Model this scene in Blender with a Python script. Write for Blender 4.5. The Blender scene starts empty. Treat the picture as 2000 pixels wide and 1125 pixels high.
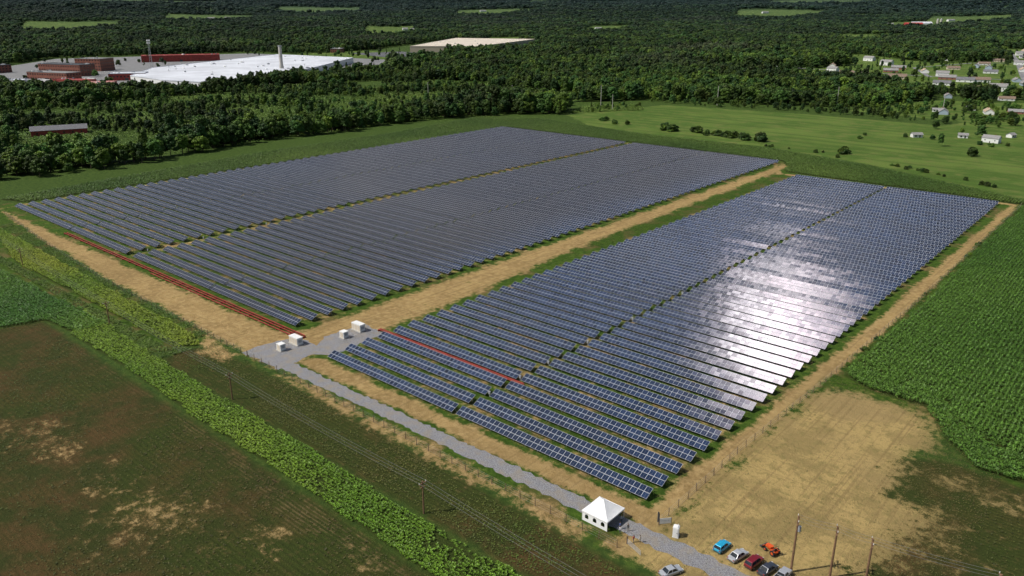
import bpy, math, random
import numpy as np
from mathutils import Vector, Matrix
random.seed(7); rng=np.random.default_rng(7)
D=bpy.data; SC=bpy.context.scene; COL=SC.collection
rad=math.radians
CAMP=(184.1,-127.1,100.0); HEAD=rad(40.86)
# ---------------------------------------------------------------- helpers
def polar(r,deg):
    """point at ground distance r on a bearing (deg east of the view heading) from the drone's take-off spot"""
    a=HEAD-rad(deg)
    return (CAMP[0]-math.sin(a)*r, CAMP[1]+math.cos(a)*r)
def snoise(x,y,s,seed=0):
    r=np.random.default_rng(seed+100); o=0
    for k in range(7):
        a=r.uniform(0,6.283); fr=s*r.uniform(.6,1.9); p=r.uniform(0,6.283); q=r.uniform(0,6.283)
        o=o+np.sin((x*np.cos(a)+y*np.sin(a))*fr+p+1.3*np.sin((x*np.sin(a)-y*np.cos(a))*fr*.7+q))
    return o/7*1.6
def hz(x,y):
    x=np.asarray(x,float);y=np.asarray(y,float)
    r=np.hypot(x-CAMP[0],y-CAMP[1])
    t=np.clip((r-2600)/2500,0,1)
    return np.maximum(0,r-2900)*.031+t*t*26*snoise(x,y,.0016,3)
def inpoly(X,Y,P):
    ins=np.zeros(X.shape,bool);n=len(P)
    for i in range(n):
        x1,y1=P[i];x2,y2=P[(i+1)%n]
        if y1==y2: continue
        c=((y1>Y)!=(y2>Y))&(X<(x2-x1)*(Y-y1)/(y2-y1)+x1)
        ins^=c
    return ins
def pmask(X,Y,P,w):
    P=np.array(P,float);out=np.zeros(X.shape)
    lo=P.min(0)-w;hi=P.max(0)+w
    sel=np.where((X>lo[0])&(X<hi[0])&(Y>lo[1])&(Y<hi[1]))[0]
    if len(sel)==0: return out
    x=X[sel];y=Y[sel];d=np.full(x.shape,1e9)
    for i in range(len(P)):
        a=P[i];b=P[(i+1)%len(P)];e=b-a;L=max(e@e,1e-9)
        t=np.clip(((x-a[0])*e[0]+(y-a[1])*e[1])/L,0,1)
        d=np.minimum(d,np.hypot(x-a[0]-t*e[0],y-a[1]-t*e[1]))
    s=np.where(inpoly(x,y,P),1,-1)*d
    out[sel]=np.clip(.5+s/(2*w),0,1)
    return out
class MB:
    def __init__(s): s.v=[];s.f=[];s.m=[]
    def quad(s,pts,mi=0):
        k=len(s.v);s.v+=[tuple(p) for p in pts];s.f.append(tuple(range(k,k+len(pts))));s.m.append(mi)
    def box(s,c,d,rot=0,mi=0,top=1.0):
        k=len(s.v);ca,sa=math.cos(rot),math.sin(rot)
        for z in(-.5,.5):
            q=top if z>0 else 1
            for a,b in((-.5,-.5),(.5,-.5),(.5,.5),(-.5,.5)):
                x=a*d[0]*q;y=b*d[1]*q
                s.v.append((c[0]+x*ca-y*sa,c[1]+x*sa+y*ca,c[2]+z*d[2]))
        for q in((3,2,1,0),(4,5,6,7),(0,1,5,4),(1,2,6,5),(2,3,7,6),(3,0,4,7)):
            s.f.append(tuple(k+i for i in q));s.m.append(mi)
    def cyl(s,a,b,r0,r1,n=8,mi=0,cap=True):
        a=Vector(a);b=Vector(b);d=(b-a).normalized()
        u=d.orthogonal().normalized();w=d.cross(u);k=len(s.v)
        for p,r in((a,r0),(b,r1)):
            for i in range(n):
                t=6.28318*i/n;s.v.append(tuple(p+u*math.cos(t)*r+w*math.sin(t)*r))
        for i in range(n):
            j=(i+1)%n;s.f.append((k+i,k+j,k+n+j,k+n+i));s.m.append(mi)
        if cap:
            s.f.append(tuple(k+i for i in range(n-1,-1,-1)));s.m.append(mi)
            s.f.append(tuple(k+n+i for i in range(n)));s.m.append(mi)
    def loft(s,rings,mi=0,cap=True):
        k=len(s.v);n=len(rings[0])
        for r in rings: s.v+=[tuple(p) for p in r]
        for j in range(len(rings)-1):
            for i in range(n):
                a=k+j*n+i;b=k+j*n+(i+1)%n
                s.f.append((a,b,b+n,a+n));s.m.append(mi)
        if cap:
            s.f.append(tuple(k+i for i in range(n-1,-1,-1)));s.m.append(mi)
            s.f.append(tuple(k+(len(rings)-1)*n+i for i in range(n)));s.m.append(mi)
    def prism(s,poly,z0,z1,mi=0,mt=None):
        k=len(s.v);n=len(poly)
        for z in(z0,z1): s.v+=[(p[0],p[1],z) for p in poly]
        for i in range(n):
            j=(i+1)%n;s.f.append((k+i,k+j,k+n+j,k+n+i));s.m.append(mi)
        s.f.append(tuple(k+n+i for i in range(n)));s.m.append(mi if mt is None else mt)
    def mesh(s,name,mats,smooth=False):
        me=D.meshes.new(name);me.from_pydata(s.v,[],s.f)
        for m in mats: me.materials.append(m)
        me.polygons.foreach_set("material_index",s.m)
        if smooth: me.polygons.foreach_set("use_smooth",[True]*len(s.f))
        me.update();return me
    def obj(s,name,mats,parent=None,loc=(0,0,0),rot=0,smooth=False):
        return mkobj(name,s.mesh(name,mats,smooth),parent,loc,rot)
def mkobj(name,me,parent=None,loc=(0,0,0),rot=0):
    o=D.objects.new(name,me);COL.objects.link(o);o.location=loc;o.rotation_euler[2]=rot
    if parent: o.parent=parent
    return o
def thing(name,label,cat,loc=(0,0,0),rot=0,group=None):
    e=D.objects.new(name,None);COL.objects.link(e);e.empty_display_size=.5
    e.location=loc;e.rotation_euler[2]=rot;e["label"]=label;e["category"]=cat
    if group:e["group"]=group
    return e
def meta(o,label,cat,group=None):
    o["label"]=label;o["category"]=cat
    if group:o["group"]=group
def dup(root,loc,rot=0,scale=None,label=None):
    n=root.copy();COL.objects.link(n);n.location=loc;n.rotation_euler[2]=rot
    if scale is not None:n.scale=scale if hasattr(scale,'__len__') else (scale,)*3
    if label:n["label"]=label
    for c in root.children:
        d=c.copy();d.parent=n;COL.objects.link(d)
        for g in c.children:
            h=g.copy();h.parent=d;COL.objects.link(h)
    return n
def npmesh(name,V,F,mat,cols=None,smooth=False):
    """V (n,3), F (m,4) quads"""
    me=D.meshes.new(name);me.vertices.add(len(V));me.vertices.foreach_set("co",V.astype(np.float32).ravel())
    k=F.shape[1];me.loops.add(F.size);me.loops.foreach_set("vertex_index",F.astype(np.int32).ravel())
    me.polygons.add(len(F));me.polygons.foreach_set("loop_start",np.arange(0,F.size,k,dtype=np.int32))
    me.polygons.foreach_set("loop_total",np.full(len(F),k,dtype=np.int32))
    if smooth: me.polygons.foreach_set("use_smooth",np.ones(len(F),bool))
    if mat: me.materials.append(mat)
    if cols:
        for nm,c in cols.items():
            a=me.attributes.new(nm,'FLOAT_COLOR','POINT')
            a.data.foreach_set("color",np.concatenate([c,np.ones((len(c),1))],1).astype(np.float32).ravel())
    me.update(calc_edges=True);return me
# ---------------------------------------------------------------- node helpers
class NT:
    def __init__(s,m): s.t=m.node_tree;s.n=s.t.nodes;s.l=s.t.links
    def a(s,ty,**k):
        n=s.n.new(ty)
        for p,v in k.items(): setattr(n,p,v)
        return n
    def put(s,sock,v):
        if isinstance(v,bpy.types.NodeSocket): s.l.new(v,sock)
        elif isinstance(v,tuple) and len(v)==3 and sock.type=='RGBA': sock.default_value=(*v,1)
        else: sock.default_value=v
    def math(s,op,a,b=0.,c=None,clamp=False):
        n=s.a('ShaderNodeMath',operation=op,use_clamp=clamp);s.put(n.inputs[0],a);s.put(n.inputs[1],b)
        if c is not None:s.put(n.inputs[2],c)
        return n.outputs[0]
    def vm(s,op,a,b=None,sc=None):
        n=s.a('ShaderNodeVectorMath',operation=op);s.put(n.inputs[0],a)
        if b is not None:s.put(n.inputs[1],b)
        if sc is not None:s.put(n.inputs[3],sc)
        return n.outputs['Value'] if op in('LENGTH','DOT_PRODUCT','DISTANCE') else n.outputs[0]
    def noise(s,vec,scale,det=3,ro=.55,dist=0):
        n=s.a('ShaderNodeTexNoise');s.put(n.inputs['Vector'],vec)
        n.inputs['Scale'].default_value=scale;n.inputs['Detail'].default_value=det
        n.inputs['Roughness'].default_value=ro;n.inputs['Distortion'].default_value=dist
        return n.outputs['Fac']
    def ramp(s,x,a,b,c=0.,d=1.):
        n=s.a('ShaderNodeMapRange',interpolation_type='SMOOTHSTEP');s.put(n.inputs[0],x)
        for i,v in zip((1,2,3,4),(a,b,c,d)): s.put(n.inputs[i],v)
        return n.outputs[0]
    def mix(s,f,a,b,bt='MIX'):
        n=s.a('ShaderNodeMix',data_type='RGBA',blend_type=bt);s.put(n.inputs[0],f);s.put(n.inputs[6],a);s.put(n.inputs[7],b)
        return n.outputs[2]
def newmat(name):
    m=D.materials.new(name);m.use_nodes=True;return m,NT(m),m.node_tree.nodes['Principled BSDF']
def mat(name,col,rough=.6,metal=0.,var=.15,scale=1.5,spec=.5,coat=0):
    m,t,b=newmat(name)
    tc=t.a('ShaderNodeTexCoord').outputs['Object']
    n=t.noise(tc,scale,4,.6)
    f=t.ramp(n,.3,.7)
    c=t.mix(f,tuple(x*(1-var) for x in col),tuple(min(1,x*(1+var)) for x in col))
    t.put(b.inputs['Base Color'],c);b.inputs['Roughness'].default_value=rough;b.inputs['Metallic'].default_value=metal
    b.inputs['Specular IOR Level'].default_value=spec;b.inputs['Coat Weight'].default_value=coat
    return m
# ---------------------------------------------------------------- materials
M_WHITE=mat('white_paint',(.70,.70,.68),.5,var=.06)
M_OFFW=mat('cream_roof',(.58,.51,.41),.6,var=.1,scale=.05)
M_ROOFW=mat('white_membrane_roof',(.54,.56,.60),.7,var=.14,scale=.02)
M_GREY=mat('grey_metal',(.30,.31,.33),.5,var=.15)
M_DGREY=mat('dark_grey',(.05,.052,.056),.6,var=.3)
M_BLACK=mat('black_rubber',(.015,.015,.015),.8,var=.2)
M_GALV=mat('galvanised_steel',(.38,.39,.40),.45,.6)
M_RED=mat('red_conduit',(.26,.022,.016),.5,var=.25,scale=.6)
M_REDW=mat('red_wall',(.26,.035,.025),.7,var=.3,scale=.4)
M_BRICK=mat('brick_wall',(.20,.07,.045),.8,var=.3,scale=.5)
M_WOOD=mat('weathered_wood',(.13,.085,.05),.85,var=.35,scale=3)
M_BARK=mat('bark',(.07,.05,.035),.9,var=.3)
M_GLASS=mat('window_glass',(.02,.025,.03),.08,var=.3)
M_CONC=mat('concrete',(.40,.38,.34),.8)
M_SHING=[mat('roof_shingle_'+n,c,.85,var=.25) for n,c in (('grey',(.22,.215,.21)),('brown',(.18,.13,.095)),('tan',(.38,.29,.21)),('dark',(.13,.13,.14)))]
M_SIDE=[mat('siding_'+n,c,.65,var=.08) for n,c in (('white',(.70,.70,.68)),('cream',(.58,.50,.38)),('blue',(.32,.39,.46)),('brick',(.26,.11,.075)))]
def carpaint(n,c): return mat(n,c,.28,.25,var=.05,coat=.8)
def _rgb(t,v):
    n=t.a('ShaderNodeCombineXYZ')
    for i in range(3): t.put(n.inputs[i],v)
    return n.outputs[0]
def leafmat(name,dark,light):
    m,t,b=newmat(name)
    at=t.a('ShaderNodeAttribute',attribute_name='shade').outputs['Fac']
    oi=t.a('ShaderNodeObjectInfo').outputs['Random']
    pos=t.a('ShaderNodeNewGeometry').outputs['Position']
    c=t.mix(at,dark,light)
    warm=t.mix(1.,c,(1.35,1.12,.60),'MULTIPLY');cool=t.mix(1.,c,(.58,.84,.90),'MULTIPLY')
    c=t.mix(oi,cool,warm)
    br=t.ramp(t.math('FRACT',t.math('MULTIPLY',oi,7.31)),0.,1.,.62,1.35)
    c=t.mix(1.,c,_rgb(t,br),'MULTIPLY')
    ln=t.noise(pos,.0045,4,.6);c=t.mix(1.,c,_rgb(t,t.ramp(ln,.38,.62,.58,1.35)),'MULTIPLY')  # broad noise varies foliage tone: species variation plus cloud shade put into the colour
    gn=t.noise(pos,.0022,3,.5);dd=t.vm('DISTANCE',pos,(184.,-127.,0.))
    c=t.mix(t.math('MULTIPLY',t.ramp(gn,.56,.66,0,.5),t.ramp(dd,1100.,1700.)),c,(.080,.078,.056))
    c=t.mix(t.ramp(dd,700.,7500.,0.,.82),c,(.026,.052,.058))  # bluish haze and far cloud shade put into the leaf colour
    t.put(b.inputs['Base Color'],c);b.inputs['Roughness'].default_value=.62
    b.inputs['Specular IOR Level'].default_value=.25
    return m
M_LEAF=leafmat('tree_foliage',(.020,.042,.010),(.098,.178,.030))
def cropmat(name):
    m,t,b=newmat(name)
    c=t.a('ShaderNodeAttribute',attribute_name='tint').outputs['Color']
    pos=t.a('ShaderNodeNewGeometry').outputs['Position']
    n=t.noise(pos,.9,3);c=t.mix(1.,c,_rgb(t,t.ramp(n,.3,.7,.72,1.28)),'MULTIPLY')
    t.put(b.inputs['Base Color'],c);b.inputs['Roughness'].default_value=.55;b.inputs['Specular IOR Level'].default_value=.3
    return m
M_CROP=cropmat('crop_leaf')
def groundmat():
    m,t,b=newmat('ground_soil_and_grass')
    pos=t.a('ShaderNodeNewGeometry').outputs['Position']
    A=t.a('ShaderNodeSeparateColor');t.l.new(t.a('ShaderNodeAttribute',attribute_name='zoneA').outputs['Color'],A.inputs[0])
    B=t.a('ShaderNodeSeparateColor');t.l.new(t.a('ShaderNodeAttribute',attribute_name='zoneB').outputs['Color'],B.inputs[0])
    n1=t.noise(pos,.018,4,.55);n2=t.noise(pos,.09,5,.62);n3=t.noise(pos,.5,5,.65);n4=t.noise(pos,3.2,4,.7)
    edge=t.math('ADD',t.math('MULTIPLY',n2,.70),t.math('ADD',t.math('MULTIPLY',n3,.65),t.math('MULTIPLY',n4,.50)))
    edge=t.math('SUBTRACT',edge,.925)
    def m_(s,amp=1.,w=.08):
        x=t.math('ADD',s,t.math('MULTIPLY',edge,amp));return t.ramp(x,.5-w,.5+w)
    sep=t.a('ShaderNodeSeparateXYZ');t.put(sep.inputs[0],pos);sx,sy=sep.outputs[0],sep.outputs[1]
    c=t.mix(t.ramp(n3,.3,.7),(.026,.052,.010),(.062,.100,.018))
    md=t.mix(t.ramp(n1,.42,.58),(.066,.118,.020),(.108,.160,.032))
    md=t.mix(t.ramp(n2,.46,.66),md,(.125,.145,.040))
    mw=t.a('ShaderNodeMapping');t.put(mw.inputs[0],pos);mw.inputs['Rotation'].default_value=(0,0,.35);mw.inputs['Scale'].default_value=(.008,.11,1)
    md=t.mix(t.ramp(t.noise(mw.outputs[0],1.,4),.44,.60,0,.75),md,(.054,.098,.016))
    md=t.mix(t.math('MULTIPLY',t.ramp(n3,.45,.75),.4),md,(.055,.092,.018))
    c=t.mix(m_(B.outputs[1],.6),c,md)
    lg=t.mix(t.ramp(n3,.32,.68),(.028,.060,.007),(.066,.118,.014))
    lg=t.mix(t.ramp(n2,.48,.66),lg,(.120,.098,.034))
    lg=t.mix(t.math('MULTIPLY',t.ramp(n4,.45,.75),.6),lg,(.018,.036,.005))
    c=t.mix(m_(A.outputs[1],.9,.12),c,lg)
    # weedy fallow: dark green growth with rust brown patches
    bw=t.mix(t.ramp(n2,.38,.64),(.040,.048,.012),(.092,.055,.021))
    bw=t.mix(t.ramp(n1,.42,.58,0,.8),bw,(.042,.062,.011))
    bw=t.mix(t.math('MULTIPLY',t.ramp(n3,.50,.72),.65),bw,(.130,.090,.036))
    bw=t.mix(t.math('MULTIPLY',t.ramp(n4,.38,.66),.6),bw,(.022,.026,.007))
    fr=t.ramp(t.math('SINE',t.math('MULTIPLY',t.math('ADD',sy,t.math('MULTIPLY',n2,.9)),5.2)),-.5,.8)
    bw=t.mix(t.math('MULTIPLY',fr,t.ramp(n1,.38,.6,.15,.5)),bw,(.024,.032,.008))
    c=t.mix(m_(A.outputs[2],.5,.25),c,bw)
    cs=t.mix(t.ramp(n4,.35,.65),(.018,.034,.006),(.052,.066,.014))
    c=t.mix(m_(B.outputs[0],.6,.18),c,cs)
    dt=t.mix(t.ramp(n2,.35,.65),(.36,.245,.100),(.24,.158,.064))
    dt=t.mix(t.ramp(n3,.38,.72),dt,(.42,.30,.135))
    lotm=t.math('MULTIPLY',t.ramp(sx,116.,121.),t.ramp(sy,90.,84.))
    ly=t.mix(t.ramp(n2,.42,.60),(.40,.29,.115),(.27,.20,.080));ly=t.mix(t.ramp(n3,.46,.66,0,.7),ly,(.20,.165,.060));ly=t.mix(t.ramp(n1,.48,.6,0,.5),ly,(.36,.27,.125))
    dt=t.mix(lotm,dt,ly)
    dt=t.mix(t.math('MULTIPLY',t.ramp(n1,.46,.60),.35),dt,(.25,.17,.070))
    dt=t.mix(t.math('MULTIPLY',t.ramp(n4,.45,.8),.6),dt,(.16,.110,.046))
    st=t.a('ShaderNodeMapping');t.put(st.inputs[0],pos);st.inputs['Scale'].default_value=(1.1,.02,1)
    st2=t.a('ShaderNodeMapping');t.put(st2.inputs[0],pos);st2.inputs['Scale'].default_value=(.02,1.1,1)
    s1=t.noise(st.outputs[0],1.,3);s2=t.noise(st2.outputs[0],1.,3)
    dt=t.mix(t.math('MULTIPLY',t.ramp(s1,.50,.66),.5),dt,(.185,.125,.055))
    dt=t.mix(t.math('MULTIPLY',t.ramp(s2,.53,.68),.3),dt,(.20,.145,.064))
    c=t.mix(m_(A.outputs[0],1.6,.15),c,dt)
    wv=t.ramp(t.math('SINE',t.math('MULTIPLY',t.math('ADD',sy,t.math('MULTIPLY',n2,1.2)),6.9)),-.2,.8)
    pm=t.math('MULTIPLY',t.ramp(t.math('ADD',B.outputs[2],t.math('MULTIPLY',edge,1.6)),.42,.75),wv)
    c=t.mix(t.math('MULTIPLY',pm,.45),c,(.19,.135,.065))
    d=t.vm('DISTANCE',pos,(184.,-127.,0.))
    c=t.mix(t.ramp(d,1200.,9000.,0.,.5),c,(.040,.068,.058))  # distance haze put into the ground colour, fixed in world space
    t.put(b.inputs['Base Color'],c);b.inputs['Roughness'].default_value=.95;b.inputs['Specular IOR Level'].default_value=.1
    bp=t.a('ShaderNodeBump');bp.inputs['Strength'].default_value=.9;bp.inputs['Distance'].default_value=.35
    t.put(bp.inputs['Height'],t.math('ADD',n4,t.math('MULTIPLY',n3,1.5)));t.l.new(bp.outputs[0],b.inputs['Normal'])
    return m
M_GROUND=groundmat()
def gravelmat():
    m,t,b=newmat('grey_gravel');pos=t.a('ShaderNodeNewGeometry').outputs['Position']
    n=t.noise(pos,4.,5,.8);n2=t.noise(pos,.35,4)
    c=t.mix(t.ramp(n,.38,.62),(.085,.085,.095),(.29,.29,.30));c=t.mix(t.ramp(n2,.42,.7,0,.6),c,(.24,.20,.14))
    t.put(b.inputs['Base Color'],c);b.inputs['Roughness'].default_value=.95
    bp=t.a('ShaderNodeBump');bp.inputs['Strength'].default_value=.8;bp.inputs['Distance'].default_value=.1
    t.put(bp.inputs['Height'],n);t.l.new(bp.outputs[0],b.inputs['Normal']);return m
M_GRAVEL=gravelmat()
M_ASPH=mat('asphalt',(.085,.087,.092),.9,var=.2,scale=.2)
def panelmat():
    m,t,b=newmat('solar_cell_glass')
    uv=t.a('ShaderNodeUVMap').outputs[0];s=t.a('ShaderNodeSeparateXYZ');t.put(s.inputs[0],uv)
    oi=t.a('ShaderNodeObjectInfo').outputs['Random']
    def edge(x):
        f=t.math('FRACT',x);return t.math('MINIMUM',f,t.math('SUBTRACT',1.,f))
    ex=edge(s.outputs[0]);ey=edge(s.outputs[1])
    line=t.math('LESS_THAN',t.math('MINIMUM',ex,ey),.027)
    mid=t.math('MULTIPLY',t.math('LESS_THAN',edge(t.math('ADD',s.outputs[0],.5)),.010),.35)
    cell=t.a('ShaderNodeCombineXYZ');t.put(cell.inputs[0],t.math('FLOOR',s.outputs[0]));t.put(cell.inputs[1],t.math('FLOOR',s.outputs[1]));t.put(cell.inputs[2],t.math('MULTIPLY',oi,913.))
    wn=t.a('ShaderNodeTexWhiteNoise',noise_dimensions='3D');t.put(wn.inputs[0],cell.outputs[0])
    base=t.mix(wn.outputs['Value'],(.010,.018,.042),(.018,.034,.078))
    pos=t.a('ShaderNodeNewGeometry').outputs['Position'];pn=t.noise(pos,.02,2)
    base=t.mix(t.ramp(pn,.4,.6,0,.5),base,(.016,.021,.036))
    sp=t.a('ShaderNodeSeparateXYZ');t.put(sp.inputs[0],pos)
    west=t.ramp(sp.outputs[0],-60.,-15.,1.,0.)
    base=t.mix(t.math('MULTIPLY',west,.7),base,(.022,.022,.024))  # western modules greyer: reflected grey cloud put into the glass colour
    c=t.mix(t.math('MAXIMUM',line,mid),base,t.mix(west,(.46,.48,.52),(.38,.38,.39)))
    t.put(b.inputs['Base Color'],c)
    t.put(b.inputs['Roughness'],t.math('MULTIPLY_ADD',line,.35,.10))
    b.inputs['IOR'].default_value=1.6
    nrm=t.a('ShaderNodeNewGeometry').outputs['Normal']
    # each table row sits at its own slight pitch, each module at its own finer one
    r2=t.math('SUBTRACT',t.math('FRACT',t.math('MULTIPLY',oi,57.3)),.5)
    rowoff=t.a('ShaderNodeCombineXYZ');t.put(rowoff.inputs[1],t.math('MULTIPLY',r2,.030))
    off=t.vm('SCALE',t.vm('SUBTRACT',wn.outputs['Color'],(.5,.5,.5)),sc=.018)
    nn=t.vm('NORMALIZE',t.vm('ADD',t.vm('ADD',nrm,off),rowoff.outputs[0]));t.put(b.inputs['Normal'],nn)
    return m
M_PANEL=panelmat()
# ---------------------------------------------------------------- zones (metres, x east, y north)
BLK_E=[(-3,-3),(114,-3),(114,363),(-6,363)]
BLK_W=[(-287,6),(-26,7),(-29,404),(-284,404)]
SITE=[(-300,-14),(-20,-16),(125,-20),(124,368),(-10,376),(-30,412),(-294,412)]
CORN_R=[(124,366),(123.5,276),(124,171),(122.5,110),(123,91),(132,86),(146,86),(155,70),(163,62),(173,61),(245,58),(245,372)]
CORN_B=[(-313,9),(-323,85),(-336,185),(-336,313),(-355,449),(-303,474),(-173,453),(-60,455),(23,430),(122,380),(245,376),(245,369),(116,369),(-12,374),(-28,410),(-286,410),(-294,16)]
STRIP=[(-100,-31),(-60,-33),(-29,-33.6),(0,-34.4),(30,-34.2),(70,-36),(104,-36),(160,-37),(160,-45),(95,-46.5),(50,-44.8),(7,-44.8),(-40,-43),(-79,-43.5)]
YEL=[(-260,-12),(-129,-15.5),(-47,-17.5),(-39,-21),(-44,-26),(-80,-26),(-178,-27)]
CORN_L=[(-270,-30),(-178,-35),(-79,-32),(-79,-42),(-99,-44),(-103,-57),(-175,-62),(-270,-66)]
LOT=[(117,-3),(117,33),(119,76),(132,85),(149,81),(153,72),(151,52),(152,38),(161,38),(158,21),(157,7),(152,-2),(170,-12),(126,-14)]
MEADOW=[(-297,515),(-269,659),(-105,681),(74,675),(260,640),(260,385),(124,384),(23,436),(-60,460),(-173,458),(-240,470)]
LAWN1=[(-470,1900),(-140,1540),(-330,1480),(-450,1600)]
LAWN2=[(-400,1120),(-330,1480),(-150,1800),(60,1600),(110,1000),(-60,1000),(-180,1060)]
LAWN3=[(-100,740),(-60,900),(110,980),(190,760),(170,540),(30,540),(0,640),(20,720)]
LAWN5=[(-200,2050),(-330,2400),(-120,2500),(0,2000),(-90,1850)]
FACT=[(-800,390),(-950,240),(-1400,290),(-1750,560),(-1650,1000),(-1150,1050),(-980,860),(-860,600)]
WARE=[(-1160,1210),(-1500,1240),(-1850,1850),(-1500,1980),(-1180,1520)]
LAWN4=[(-980,910),(-1500,1010),(-1500,1240),(-1160,1210)]
OPEN=[[(-620,400),(-580,500),(-430,490),(-420,425)],[(-800,340),(-700,430),(-590,400),(-690,310)],[(-570,92),(-590,135),(-545,160),(-480,145),(-470,95)],
      [(-670,175),(-640,245),(-530,230),(-590,165)],[(-760,240),(-740,330),(-640,310),(-690,225)],[(-600,505),(-560,600),(-420,570),(-450,500)],[(-310,520),(-330,600),(-290,640),(-260,600)],
      [(-490,245),(-510,335),(-420,345),(-405,265)],[(-570,265),(-610,355),(-520,375),(-500,285)],[(-490,600),(-520,680),(-390,700),(-370,615)],[(-860,430),(-780,560),(-700,540),(-760,420)],[(-700,600),(-690,720),(-580,740),(-590,630)]]
FAR=[]
for r0,r1,a0,a1 in ((3150,3900,-10.4,-6.4),(4350,5200,26.5,31.5),(2900,3350,21.5,25.8),(4000,4500,24.3,29),(5000,5900,-4,2),(2400,2800,-17,-14.5),(6200,7400,9,14),(4500,5300,-23,-17),(3400,3900,5,8.5),(5900,7200,-16,-10),(3700,4400,-31,-25),(2150,2450,12,15),(2650,3000,-2,1.5),(4800,5600,15,21),(7300,8700,-27,-19),(7500,9000,1,8),(7500,9000,17,26),(1900,2150,4,6.5)):
    FAR.append([polar(r0,a0),polar(r1,a0+.4),polar((r0+r1)/2+r0*.08,(a0+a1)/2),polar(r1*1.02,a1),polar(r0*1.06,a1-.6),polar(r0*.99,(a0+a1)/2)])
# ---------------------------------------------------------------- ground sheet
def axis(dense0,dense1,step,mid0,mid1,mstep,far):
    a=list(np.arange(dense0,dense1+.01,step))
    b=list(np.arange(dense1+mstep,mid1,mstep));c=list(np.arange(dense0-mstep,mid0,-mstep))
    def grow(s,e,st):
        o=[];x=s;q=st
        while abs(x)<abs(e): x+=q;q*=1.12;o.append(x)
        return o
    hi=grow((b or a)[-1],far,mstep);lo=grow((c or a)[-1],-far,-mstep)
    return np.array(sorted(set(lo+c+a+b+hi)))
xs=axis(-400,215,1.3,-1750,400,13,14500);ys=axis(-140,520,1.3,-200,2200,13,14500)
X,Y=np.meshgrid(xs,ys);sh=X.shape;X=X.ravel();Y=Y.ravel()
Z=hz(X,Y)
zA=np.zeros((len(X),3));zB=np.zeros((len(X),3))
def setm(arr,ch,m): arr[:,ch]=np.maximum(arr[:,ch],m)
dirt=np.zeros(len(X))
for P,w,k in (([(-5,-7),(117,-7),(117,-1.5),(-3,-1.5)],2.5,1),
          ([(-278,-1),(-200,-7),(-129,-11),(-51,-13),(-20,-15),(-5,-15),(-5,20),(-22,20),(-27,3),(-130,2),(-288,2)],3.5,.86),
          ([(-24.5,5),(-3,5),(-5,70),(-12,140),(-16,395),(-25,402),(-26,140)],4,.82),
          ([(113.5,-8),(120,-8),(120,80),(122,130),(121.5,366),(117,366),(115.5,130),(114.5,60)],2.6,.90),
          ([(-8,363.5),(120,363.5),(120,368),(-10,368)],2,.9),
          ([(-292,-2),(-286,-2),(-287,200),(-285,408),(-292,408)],2,.5),
          ([(-31,402),(-10,366),(-14,362),(-30,396)],2.5,.9),
          ([(-287,403),(-30,402),(-30,406),(-287,407)],2,.55),
          (LOT,9,.90),
          ([(-153,6),(-147,6),(-155,402),(-161,402)],3,.60),
          ([(114,-18),(170,-22),(175,-8),(114,-6)],3,.88),
          ([(-5,-18.5),(110,-21),(110,-13),(-5,-12)],2.5,.56),
          ([(-48,-14),(-24,-16),(-20,-22),(-34,-24)],3,.8)):
    dirt=np.maximum(dirt,pmask(X,Y,P,w)*k)
for P in (BLK_E,BLK_W): dirt=np.maximum(dirt,pmask(X,Y,P,3)*.39)
for cx,cy,rx,ry in ((-12,-74,12,6),(15,-72,10,6),(42,-70,15,8),(36,-80,12,7),(80,-51,6,3),(-26,-82,12,6),(62,-60,7,4),(168,52,10,5),(165,20,14,16),(165,-25,14,6)):
    d=np.hypot((X-cx)/rx,(Y-cy)/ry);dirt=np.maximum(dirt,np.clip((1.6-d)*.5,0,.34))
setm(zA,0,dirt)
lush=np.zeros(len(X))
for P,w,k in ((BLK_E,4,.95),(BLK_W,4,.95),(SITE,6,.85),([(-300,-34),(-45,-34),(-36,-14),(-130,-11),(-300,2)],4,.9),([(118,80),(124,80),(124,366),(119,366)],2,.9),
            ([(-25,-27),(40,-30),(110,-34),(114,-20),(-20,-16)],4,.60),([(122,80),(150,78),(175,50),(175,62),(150,88),(118,100)],4,.7)):
    lush=np.maximum(lush,pmask(X,Y,P,w)*k)
setm(zA,1,lush)
setm(zA,2,pmask(X,Y,[(-420,-190),(-420,-60),(-103,-60),(-99,-45),(120,-47),(160,-47),(150,-17),(118,-21),(20,-17),(-20,-18),(-38,-22),(-38,-34),(152,-35),(146,10),(142,50),(156,60),(260,58),(260,-190)],3))
for P in (CORN_R,CORN_B,STRIP,YEL,CORN_L): setm(zB,0,pmask(X,Y,P,2.2))
for P in [MEADOW,LAWN1,LAWN2,LAWN3,LAWN4,LAWN5]+OPEN: setm(zB,1,pmask(X,Y,P,10))
for P in FAR: setm(zB,1,pmask(X,Y,P,60))
setm(zB,2,pmask(X,Y,[(-10,-45),(90,-46.5),(95,-52),(60,-56),(0,-50)],3)*.62)
setm(zB,2,pmask(X,Y,[(-100,-55),(-60,-44),(-10,-45),(-10,-49),(-60,-52)],3)*.5)
ny,nx=sh
i=np.arange(ny-1)[:,None]*nx+np.arange(nx-1)[None,:];i=i.ravel()
F=np.stack([i,i+1,i+nx+1,i+nx],1)
g=mkobj('ground',npmesh('ground',np.stack([X,Y,Z],1),F,M_GROUND,{'zoneA':zA,'zoneB':zB},True));g['kind']='structure'
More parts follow.
